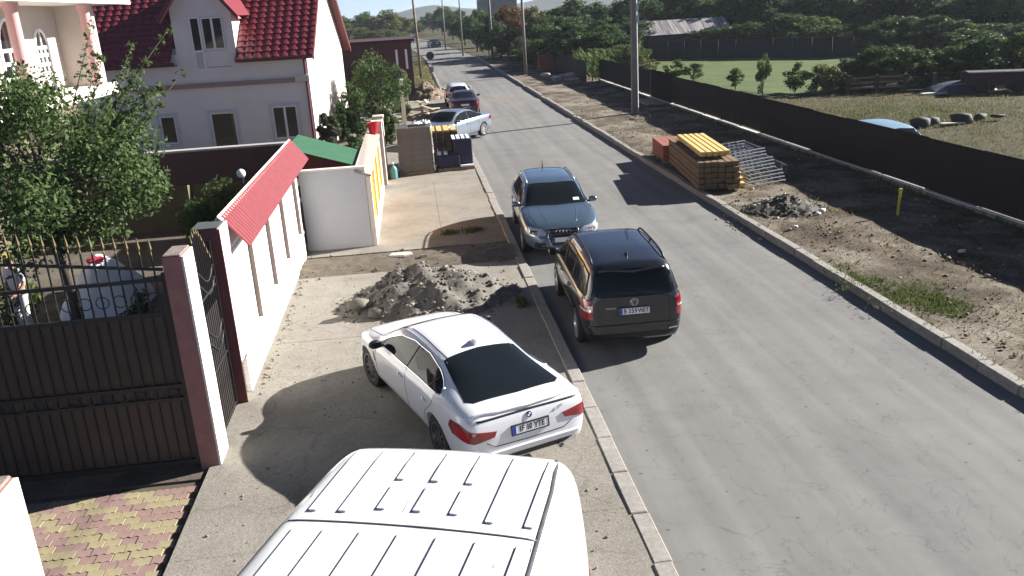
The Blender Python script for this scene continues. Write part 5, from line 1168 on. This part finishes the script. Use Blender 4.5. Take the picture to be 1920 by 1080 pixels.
def tree(label, base, h, rad, lm, n=4000, size=.12, trunk=.32, seed=1, cat='tree', name='tree', blobs=26, flat=1., cr=.3, group=None, shoots=0, low=.0):
    r_ = random.Random(seed); t = thing(name, label, cat, base, group=group)
    z0 = h*trunk; cz = (h+z0)/2; hz = (h-z0)/2
    C = []; R_ = []
    for k in range(blobs):
        while True:
            x, y, z = (r_.uniform(-1, 1) for _ in range(3))
            if .12 < x*x+y*y+z*z < 1: break
        tp = 1-.35*max(0, z)
        C.append((x*rad*tp*.82, y*rad*tp*.82, cz+z*hz*.88*flat)); R_.append(rad*cr*r_.uniform(.55, 1.25))
    tk = max(.05, h*.022)
    m = MB().tube([(0, 0, -.2), (r_.uniform(-.05, .05)*h*.3, r_.uniform(-.05, .05)*h*.3, z0*.6), (r_.uniform(-.1, .1)*rad*.5, 0, z0*1.1), (0, r_.uniform(-.1, .1)*rad, cz)], [tk*1.3, tk, tk*.85, tk*.4], 8)
    tr = m.build('trunk', BARK, t, smooth=True)
    lb_ = MB()
    for k in range(0, blobs, 2):
        c = Vector(C[k]); s_ = Vector((0, 0, z0+(cz-z0)*r_.random()*.8)); mid = s_.lerp(c, .5)+Vector((0, 0, .1*rad))
        lb_.tube([s_, mid, c], [tk*.5, tk*.32, tk*.12], 5)
    for k in range(shoots):
        a = r_.uniform(0, 6.28); b = Vector((math.cos(a)*rad*.55, math.sin(a)*rad*.55, cz+hz*r_.uniform(-.1, .6))); e = b+Vector((math.cos(a)*rad*r_.uniform(.25, .6), math.sin(a)*rad*r_.uniform(.2, .5), h*r_.uniform(.1, .28)))
        lb_.tube([b, e], [.015, .006], 4)
        for q in np.linspace(.1, 1, 8): C.append(tuple(b.lerp(e, q))); R_.append(.11)
    stuff(lb_.build('limbs', BARK, t, smooth=True))
    stuff(leaf_cloud('crown', C, R_, n, size, lm, t, seed=seed))
    return t
LG = leafmat('leaf_pear', (.05, .085, .028), (.11, .165, .06), .35)
LD = leafmat('leaf_dark', (.04, .072, .025), (.085, .135, .045), .35)
LM = leafmat('leaf_mid', (.07, .11, .032), (.14, .185, .06), .38)
LY = leafmat('leaf_yellow_green', (.075, .10, .025), (.16, .17, .05), .3)
LR = leafmat('leaf_russet', (.10, .055, .022), (.20, .10, .04), .3)
LC = leafmat('leaf_corn', (.07, .12, .03), (.15, .21, .06), .35)
LB = leafmat('leaf_shaded', (.04, .072, .034), (.085, .13, .055), .35)
# yard fruit tree
tree('leafy fruit tree with long upright shoots in the yard behind the gate', (-7.15, 17.2, 0), 5.5, 2.6, LG, n=21000, size=.058, trunk=.36, seed=4, blobs=60, cr=.22, shoots=30)
for i, (x, y, h, r, n, lab) in enumerate(((-4.75, 20.3, 3.25, 1.0, 4200, 'dark climber bush behind the red coping'), (-9.2, 18.8, 1.35, .7, 1800, 'low flowering bush in the yard beside the standing person'), (-5.2, 15.2, 1.9, .5, 1400, 'slim bush growing just inside the pedestrian gate'), (-8.0, 13.2, 1.3, .6, 1400, 'small bush in the shade behind the open gate leaf'))):
    tree(lab, (x, y, 0), h, r, LD if i != 1 else LM, n=n, size=.055, trunk=.08, seed=20+i, cat='bush', name='bush', blobs=16, cr=.4)
# hedge bushes by the house gable: (u, v base, v top, half-width m)
for i, (x, y, vt, r, lm, lab) in enumerate(((-1.75, 47, 94, 1.7, LD, 'tall dense bush beside the red-roofed house gable'), (-3.1, 45.5, 150, .9, LD, 'lower dark bush between the gable and the tall bush'), (-1.5, 43.0, 205, .8, LM, 'rounded bush in front of the tall dense bush'), (-3.9, 39.6, 205, .55, leafmat('leaf_grey_green', (.05, .06, .035), (.13, .13, .08)), 'spiky grey-green shrub against the gable wall'), (-3.3, 42.3, 180, .6, LD, 'narrow dark shrub leaning on the gable wall'), (-.75, 53.5, 112, .9, LM, 'slender bush behind the lantern post'), (-2.6, 36.2, 262, .7, LD, 'low dark bush behind the yellow wall'))):
    h = height((x, y), vt); tree(lab, (x, y, 0), h, r, lm, n=4200, size=.09, trunk=.05, seed=40+i, cat='bush', name='bush', blobs=30, cr=.34)
# far trees: prototypes shared between copies
PROT = {}
def far(kind, lm, n=4600, size=.27, trunk=.13, cr=.25, blobs=44):
    PROT[kind] = dict(lm=lm, n=n, size=size, trunk=trunk, cr=cr, blobs=blobs, objs=[])
far('dark', LB); far('mid', LM); far('yellow', LY); far('russet', LR); far('green', LD)
far('sapling', LM, n=1500, size=.42, trunk=.04, cr=.26, blobs=22); far('bushy', LD, n=4600, size=.27, trunk=.02, cr=.24, blobs=46); far('leafy', LM, n=4600, size=.27, trunk=.02, cr=.24, blobs=46); far('vine', LY, n=1500, size=.42, trunk=.03, cr=.28, blobs=22)
def plant_far(kind, x, y, h, w, label, group, seed=0):
    P_ = PROT[kind]; v = seed % 4
    while len(P_['objs']) <= v:
        k = len(P_['objs']); o = tree('p', (0, -400, 0), 10, 4, P_['lm'], n=P_['n'], size=P_['size'], trunk=P_['trunk'], seed=100+k*7+len(kind)*13, cr=P_['cr'], blobs=P_['blobs']); P_['objs'].append(o); o['_proto'] = 1
    src = P_['objs'][v]
    o = dup(src, loc=(x, y, -.06), rz=random.uniform(0, 6.28)); o.scale = (w/4*random.uniform(.85, 1.2), w/4*random.uniform(.85, 1.2), h/10); o['label'] = label; o['group'] = group; o['category'] = 'tree'
    if '_proto' in o: del o['_proto']
    return o
KINDW = dict(sapling='small fresh green', bushy='deep green', leafy='fresh green', vine='small yellow-green', dark='dark green', green='deep green', mid='fresh green', yellow='yellow-green', russet='russet')
def far_px(kind, u, vb, vt, wpx, label, group, seed=0, Y=None):
    label = KINDW[kind]+' '+label
    q = g(u, vb, 0) if Y is None else at(u, vb, Y=Y); h = height(q, vt); d = math.hypot(q.x, q.y)
    return plant_far(kind, q.x, q.y, max(1.2, h), max(.6, 1.2*wpx/2*d/FPX), label, group, seed)
G1 = 'tree line behind the maroon garage'
for i, (u, vb, vt, w, k) in enumerate(((655, 78, 26, 60, 'mid'), (690, 76, 20, 62, 'mid'), (725, 74, 16, 60, 'yellow'), (752, 70, 26, 46, 'yellow'), (672, 84, 50, 60, 'yellow'), (715, 82, 52, 60, 'yellow'), (745, 80, 56, 50, 'mid'), (775, 66, 44, 40, 'dark'), (640, 80, 30, 50, 'mid'))):
    far_px(k, u, vb, vt, w, 'tree in the sunlit row behind the maroon garage', G1, i)
G2 = 'dark roadside trees past the bend'
for i, (u, vb, vt, w, k) in enumerate(((812, 62, 22, 30, 'dark'), (830, 66, 12, 34, 'green'), (850, 74, 20, 40, 'dark'), (872, 84, 24, 46, 'green'), (895, 96, 28, 52, 'dark'), (918, 104, 22, 56, 'green'), (940, 112, 40, 60, 'dark'), (865, 70, 14, 34, 'dark'), (900, 78, 12, 40, 'green'), (930, 86, 14, 46, 'dark'), (795, 58, 34, 30, 'dark'), (805, 56, 26, 30, 'green'), (822, 58, 16, 34, 'green'), (842, 62, 10, 36, 'mid'), (784, 60, 42, 30, 'mid'))):
    far_px(k, u, vb, vt, w, 'roadside tree past the bend of the street', G2, i)
G3 = 'autumn trees behind the dark pole'
for i, (u, vb, vt, w, k) in enumerate(((955, 108, 6, 66, 'russet'), (985, 104, 4, 60, 'russet'), (1010, 108, 8, 50, 'yellow'))): far_px(k, u, vb, vt, w, 'autumn tree behind the dark round pole', G3, i)
G4 = 'green trees above the board fence'
for i, (u, vb, vt, w, k) in enumerate(((985, 128, 66, 70, 'green'), (1020, 122, 42, 80, 'green'), (1055, 128, 48, 90, 'mid'), (1090, 132, 62, 80, 'green'), (1040, 112, 24, 80, 'green'), (1090, 112, 20, 90, 'dark'), (1130, 116, 36, 80, 'green'), (1160, 126, 60, 80, 'green'), (1150, 104, 8, 90, 'dark'), (1190, 110, 30, 90, 'dark'), (1000, 100, 14, 60, 'dark'), (1120, 136, 84, 60, 'mid'), (1005, 132, 70, 80, 'mid'), (1070, 130, 40, 110, 'green'), (1140, 130, 44, 100, 'green'), (1175, 134, 76, 80, 'mid'), (1100, 104, -10, 110, 'dark'), (1050, 104, 10, 100, 'green'), (1180, 100, -20, 110, 'dark'))):
    far_px(k, u, vb, vt, w, 'leafy tree rising above the dark board fence', G4, i)
G5 = 'shaded wood behind the field'
for i in range(58):
    u = 1195+i*13.5+random.uniform(-6, 6); row = i % 3; vb = (104, 92, 84)[row]-(u-1200)*.012; vt = random.uniform(-60, 12) if row else random.uniform(20, 62)
    far_px('mid' if i % 7 == 3 else 'green' if i % 3 == 0 else 'dark', u, vb, vt, random.uniform(80, 120), 'tall shaded tree in the wood behind the field', G5, i)
G6 = 'orchard bushes at the far field edge'
for i, (u, vb, vt, w, k) in enumerate(((1590, 166, 104, 70, 'bushy'), (1640, 164, 82, 90, 'bushy'), (1690, 162, 84, 90, 'leafy'), (1740, 160, 78, 90, 'bushy'), (1790, 158, 74, 90, 'leafy'), (1845, 156, 62, 90, 'bushy'), (1895, 154, 56, 90, 'leafy'), (1670, 150, 72, 90, 'bushy'), (1820, 146, 52, 100, 'bushy'), (1940, 150, 50, 90, 'bushy'))):
    far_px(k, u, vb, vt, w, 'bushy orchard tree behind the rail fence', G6, i)
G7 = 'young trees on the green plot'
for i, (u, vb, vt, w, k) in enumerate(((1210, 140, 98, 40, 'vine'), (1265, 150, 108, 44, 'sapling'), (1300, 150, 112, 36, 'sapling'), (1378, 166, 122, 36, 'sapling'), (1430, 180, 92, 30, 'sapling'), (1490, 172, 112, 50, 'sapling'), (1530, 172, 110, 56, 'sapling'), (1560, 174, 120, 50, 'vine'), (1618, 150, 112, 44, 'vine'))):
    far_px(k, u, vb, vt, w, 'fruit tree on the green plot behind the fence', G7, i)
for P_ in PROT.values():      # drop the prototypes themselves
    for o in P_['objs']:
        for c in list(o.children_recursive): bpy.data.objects.remove(c)
        bpy.data.objects.remove(o)
# tall maize by the board fence
for i in range(16):
    u = 1035+i*7.2; q = g(u+random.uniform(-4, 4), 152+random.uniform(-8, 6), 0); h = random.uniform(1.9, 2.6)
    t = thing('maize_plant', 'tall pale green maize plant behind the board fence', 'plant', (max(q.x, 14.2), q.y, -.06), group='maize plants'); MB().tube([(0, 0, 0), (.05, 0, h*.9)], [.03, .015], 5).build('stalk', LC, t)
    V = []
    for k in range(16):
        a = k*2.4+random.random(); z = h*(.2+.75*k/16); dr = Vector((math.cos(a), math.sin(a), 0)); sd = Vector((-dr.y, dr.x, 0))*.05
        p0 = Vector((.03, 0, z)); p1 = p0+dr*.35+Vector((0, 0, .35)); p2 = p0+dr*.75+Vector((0, 0, .12))
        V += [p0-sd, p0+sd, p1+sd, p1-sd, p1-sd, p1+sd, p2+sd*.2, p2-sd*.2]
    V = np.array([v[:] for v in V]); stuff(npmesh('leaves', V, np.arange(len(V)).reshape(-1, 4), LC, t))
# bright grass plot and dark back wall
pts = [g(u, v, 0) for u, v in ((1190, 110), (1600, 106), (1600, 170), (1470, 178), (1230, 152))]
struct(MB().add([(p.x, p.y, -.045) for p in pts], [(0, 1, 2, 3, 4)]).build('grass_plot', groundmat('green_grass', [(.35, (.05, .085, .02)), (.65, (.095, .13, .035))], .5, bscale=8)))
bwall = thing('back_fence', 'dark solid fence at the back of the green plot', 'fence', (0, 0, 0))
a, b = g(1195, 110, 0), g(1600, 106, 0)
for k in range(12):
    p0 = a.lerp(b, k/12); p1 = a.lerp(b, (k+.98)/12); d = (p1-p0).normalized(); nrm = Vector((d.y, -d.x, 0))*.04
    MB().add([p0-nrm, p1-nrm, p1+nrm, p0+nrm]+[q+Vector((0, 0, 1.75)) for q in (p0-nrm, p1-nrm, p1+nrm, p0+nrm)], [(0, 1, 5, 4), (1, 2, 6, 5), (2, 3, 7, 6), (3, 0, 4, 7), (4, 5, 6, 7)]).build('panel', mat('navy_dark_fence', (.014, .016, .022), var=.2), bwall)
# sheds among the trees
for i, (u, v, w, lab) in enumerate(((1092, 62, 5.5, 'small shed with pale blue roof among the trees'), (1290, 62, 9, 'long shed with striped pale roof in front of the wood'), (1240, 66, 6, 'dark low shed beside the striped roof'))):
    Y_ = (118, 92, 96)[i]; q = at(u, v, Y=Y_); t = thing('shed', lab, 'shed', (q.x, Y_, -.06)); hz = max(2.2, q.z+.06)
    MB().box((-w/2, 0, 0), (w/2, 5, hz)).build('walls', mat('dark_shed_wall', (.05, .05, .06)), t)
    RM = (mat('pale_blue_roof', (.35, .45, .5)), mat('striped_roof', (.36, .33, .33), col2=(.12, .11, .12), scale=2.2, sharp=.6, stretch=(2, .1, .1)), mat('dull_roof', (.1, .1, .11)))[i]
    MB().add([(-w/2-.3, -.5, hz), (w/2+.3, -.5, hz), (w/2+.3, 2.5, hz+1.4), (-w/2-.3, 2.5, hz+1.4), (w/2+.3, 5.5, hz), (-w/2-.3, 5.5, hz)], [(0, 1, 2, 3), (3, 2, 4, 5)]).build('roof', RM, t)
    MB().box((-.5, -.03, 0), (.5, -.002, 2)).build('door', WOOD, t)
fb = thing('apartment_block', 'distant dark flat-topped block above the trees past the bend', 'building', (34, 330, 0)); MB().box((-7, 0, 0), (7, 10, 9.2)).build('walls', mat('block_wall', (.08, .085, .1)), fb); MB().box((-4, 1, 9.2), (3, 8, 11.5)).build('roof_house', 'block_wall', fb)
# hills
def hill(a, b):
    x = -900+2400*a; y = 1200+500*b
    return (x, y, -2+math.sin(math.pi*min(1, b*1.2))*(6+3*fbm(x*.01, 1.3, 1.)+9*math.exp(-((x-42)/48)**2)+32/(1+math.exp(-(x-235)/45))))
struct(MB().grid(160, 14, hill).build('hills', mat('wooded_hill', (.03, .045, .03), var=.3, scale=.02), smooth=True))

# grass: verge tufts, field tufts, weeds
def grass(name, pts, m, h0, h1, label, blades=9, spread=.12):
    n = len(pts); P0 = np.repeat(np.asarray(pts, float), blades, 0); k = len(P0)
    P0[:, :2] += rng.normal(0, spread, (k, 2)); a = rng.uniform(0, 6.28, k); hh = rng.uniform(h0, h1, k)
    d = np.stack([np.cos(a), np.sin(a), np.zeros(k)], 1); lean = rng.uniform(.1, .7, k)[:, None]
    w = .012+.01*rng.random(k)[:, None]; s = np.stack([-d[:, 1], d[:, 0], np.zeros(k)], 1)*w
    T = P0+d*lean*hh[:, None]+np.array([0, 0, 1])*hh[:, None]
    V = np.stack([P0-s, P0+s, T], 1).reshape(-1, 3)
    o = stuff(npmesh(name, V, np.arange(3*k).reshape(k, 3), m)); o['label'] = label; o['category'] = 'grass'; return o
GR = leafmat('grass_green', (.05, .085, .018), (.12, .15, .04)); GD = leafmat('grass_dry', (.13, .11, .05), (.24, .20, .10))
gp = []
for u, v, k, sx in ((1625, 520, 120, .5), (1680, 540, 260, .7), (1740, 562, 200, .6), (1780, 572, 120, .4), (1600, 500, 60, .5)):
    c = g(u, v, .15); gp += [(c.x+rng.normal(0, sx*.6), c.y+rng.normal(0, sx*.6), .15) for _ in range(k)]
grass('verge_grass', gp[::2], GR, .02, .075, 'green grass patch on the right verge behind the kerb')
grass('verge_dry_grass', [(rng.uniform(9.3, 14.5), rng.uniform(11, 42), .14) for _ in range(1500)], GD, .03, .10, 'thin dry grass over the right verge', blades=5, spread=.2)
grass('fence_weeds', [(14.55+rng.normal(0, .08), rng.uniform(18, 66), .1) for _ in range(380)], GR, .08, .25, 'weeds along the foot of the brown fence', blades=6, spread=.1)
grass('field_grass', [(rng.uniform(15.1, 40), rng.uniform(18, 50), -.06) for _ in range(9000)], GD, .05, .16, 'short dry grass over the field behind the fence', blades=4, spread=.3)
grass('field_green_grass', [(24+rng.normal(0, 3), 40+rng.normal(0, 3), -.06) for _ in range(1200)]+[(rng.uniform(16, 40), rng.uniform(20, 46), -.06) for _ in range(900)], GR, .05, .15, 'greener grass tufts in the field', blades=4, spread=.3)
grass('left_verge_grass', [(rng.uniform(-.4, 2.0), rng.uniform(68, 110), .0) for _ in range(1300)], leafmat('grass_olive', (.10, .10, .03), (.2, .18, .07)), .1, .3, 'olive grass strip along the far left kerb', blades=6, spread=.2)
grass('kerb_weeds', [(1.35+rng.normal(0, .12), 24.0+rng.normal(0, .12), PZ) for _ in range(40)]+[(.7+rng.normal(0, .12), 23.9+rng.normal(0, .08), PZ) for _ in range(30)]+[(1.9, 17.2+rng.normal(0, .15), PZ) for _ in range(25)]+[(8.88, rng.uniform(10, 40), .12) for _ in range(120)], GR, .04, .14, 'small weeds growing in the kerb and pavement joints', blades=7, spread=.06)

# ================================================================== YARD: tarp heap and person
tp_ = thing('tarp_heap', 'white tarpaulin draped over a heap in the yard behind the gate', 'tarp', (-7.35, 19.6, 0))
def tarp(a, b):
    x = 1.55*(a-.5); y = 1.9*(b-.5); k = max(0., 1-max(abs(2*a-1), abs(2*b-1))**2.2); r_ = max(0, 1-abs(x+.05)*.55)
    return (x, y, 1.35*k**.5*r_+.05*fbm(a*7, b*7))
MB().grid(30, 30, tarp).build('tarp', mat('white_tarp', (.72, .73, .78), rough=.5, var=.05), tp_, smooth=True)
rt = MB().cbox((0.0, -.25, 1.30), (.36, .22, .12), rz=.3).build('red_cloth', mat('red_cloth', (.5, .03, .06)), tp_, bevel=.05)
def skin(name, verts, edges, radii, m, parent, levels=2, root=0):
    me = bpy.data.meshes.new(name); me.from_pydata(verts, edges, []); o = bpy.data.objects.new(name, me); COL.objects.link(o)
    md = o.modifiers.new('s', 'SKIN'); o.modifiers.new('ss', 'SUBSURF').levels = levels
    for i, r_ in enumerate(radii):
        sv = me.skin_vertices[0].data[i]; sv.radius = r_ if isinstance(r_, tuple) else (r_, r_); sv.use_root = (i == root)
    d = bpy.data.meshes.new_from_object(o.evaluated_get(bpy.context.evaluated_depsgraph_get())); bpy.data.objects.remove(o); bpy.data.meshes.remove(me)
    d.materials.clear(); return link(name, d, m, parent, smooth=True)
def person(label, loc, rz):
    t = thing('person', label, 'person', loc, rz); SK = mat('skin', (.45, .27, .19), var=.08, rough=.5)
    V = [(0, 0, .95), (0, .01, 1.15), (0, .0, 1.38), (0, .02, 1.49), (0, .04, 1.56), (0, .06, 1.63), (0, .05, 1.73),
         (-.1, 0, .9), (-.11, .02, .5), (-.11, -.02, .09), (-.12, .13, .04), (.1, 0, .9), (.12, .03, .5), (.12, -.01, .09), (.13, .14, .04),
         (-.19, 0, 1.40), (-.26, .02, 1.13), (-.22, .2, .95), (-.19, .27, .93), (.19, 0, 1.40), (.27, .0, 1.14), (.25, .17, .97), (.23, .24, .95)]
    E = [(0, 1), (1, 2), (2, 3), (3, 4), (4, 5), (5, 6), (0, 7), (7, 8), (8, 9), (9, 10), (0, 11), (11, 12), (12, 13), (13, 14), (2, 15), (15, 16), (16, 17), (17, 18), (2, 19), (19, 20), (20, 21), (21, 22)]
    R_ = [(.15, .11), (.15, .11), (.16, .11), .055, .07, .088, .06, .085, .06, .042, .035, .085, .06, .042, .035, .06, .045, .034, .035, .06, .045, .034, .035]
    # fingers
    for hnd, sgn in ((18, -1), (22, 1)):
        hx, hy, hz = V[hnd]
        for k in range(5):
            i0 = len(V); sp = (k-2)*.018
            V += [(hx+sp+(sgn*-.03 if k == 0 else 0), hy+.045-(.02 if k == 0 else 0), hz-.005), (hx+sp*1.15+(sgn*-.045 if k == 0 else 0), hy+.085-(.03 if k == 0 else abs(k-2.3)*.008), hz-.03)]
            E += [(hnd, i0), (i0, i0+1)]; R_ += [.009, .008]
    b = skin('body', V, E, R_, SK, t)
    skin('shirt', [(0, 0, .93), (0, .01, 1.15), (0, 0, 1.38), (0, .01, 1.46), (-.2, 0, 1.40), (-.265, .02, 1.16), (.2, 0, 1.40), (.275, 0, 1.17)], [(0, 1), (1, 2), (2, 3), (2, 4), (4, 5), (2, 6), (6, 7)], [(.18, .135), (.175, .13), (.185, .135), .075, .085, .07, .085, .07], mat('white_shirt', (.72, .70, .76), var=.05, bump=.2, bscale=9, bdist=.03), t)
    skin('trousers', [(0, 0, .96), (-.1, 0, .88), (-.112, .02, .5), (-.112, -.02, .12), (.1, 0, .88), (.122, .03, .5), (.122, -.01, .12)], [(0, 1), (1, 2), (2, 3), (0, 4), (4, 5), (5, 6)], [(.17, .13), .105, .08, .07, .105, .08, .07], mat('pale_trousers', (.6, .58, .58), var=.1), t)
    MB().lathe([(.001, -.105), (.07, -.09), (.1, -.03), (.108, .03), (.085, .09), (.001, .115)], 16, Matrix.Translation((0, .045, 1.675)) @ Matrix.Diagonal((.88, 1.02, 1, 1))).build('hair', mat('dark_hair', (.03, .02, .015)), t, smooth=True)
    for q in (-.034, .034): MB().lathe([(.001, -.01), (.011, -.004), (.011, .004), (.001, .01)], 8, Matrix.Translation((q, .148, 1.64)) @ Matrix.Rotation(RAD(90), 4, 'X')).build('eye', INK, t)
    MB().tube([(0, .14, 1.64), (0, .168, 1.60), (0, .145, 1.592)], [.008, .014, .008], 6).build('nose', SK, t); MB().cbox((0, .146, 1.565), (.045, .012, .01)).build('mouth', mat('lips', (.3, .12, .1)), t)
    for q in (-.086, .086): MB().lathe([(.001, -.028), (.014, -.015), (.016, .01), (.001, .03)], 8, Matrix.Translation((q, .055, 1.63))).build('ear', SK, t)
    MB().lathe([(.001, .06), (.06, .05), (.1, .0), (.105, -.01)], 14, Matrix.Translation((0, .05, 1.735))).build('yellow_headband', mat('yellow_cloth', (.65, .45, .05)), t)
    for q in (-.112, .122): MB().lathe([(.001, -.1), (.045, -.08), (.055, 0), (.05, .1), (.03, .15), (.001, .16)], 10, Matrix.Translation((q, .06, .05)) @ Matrix.Diagonal((1, 1, .9, 1)), 'Y').build('shoe', mat('red_shoe', (.45, .04, .04)), t, smooth=True)
    return t
q = g(54, 625, 0); person('person in white shirt and pale trousers standing behind the open gate', (q.x, q.y, .015), RAD(150))

# ================================================================== AIR
hz = bpy.data.materials.new('haze_air'); hz.use_nodes = True; N = hz.node_tree.nodes; N.remove(N['Principled BSDF'])
pv_ = N.new('ShaderNodeVolumePrincipled'); pv_.inputs['Color'].default_value = (.80, .88, 1.0, 1); pv_.inputs['Density'].default_value = .0002; pv_.inputs['Anisotropy'].default_value = .2
hz.node_tree.links.new(pv_.outputs[0], N['Material Output'].inputs['Volume'])
hb = MB().box((-760, -70, -4), (1560, 1760, 46)).build('haze', hz); stuff(hb)
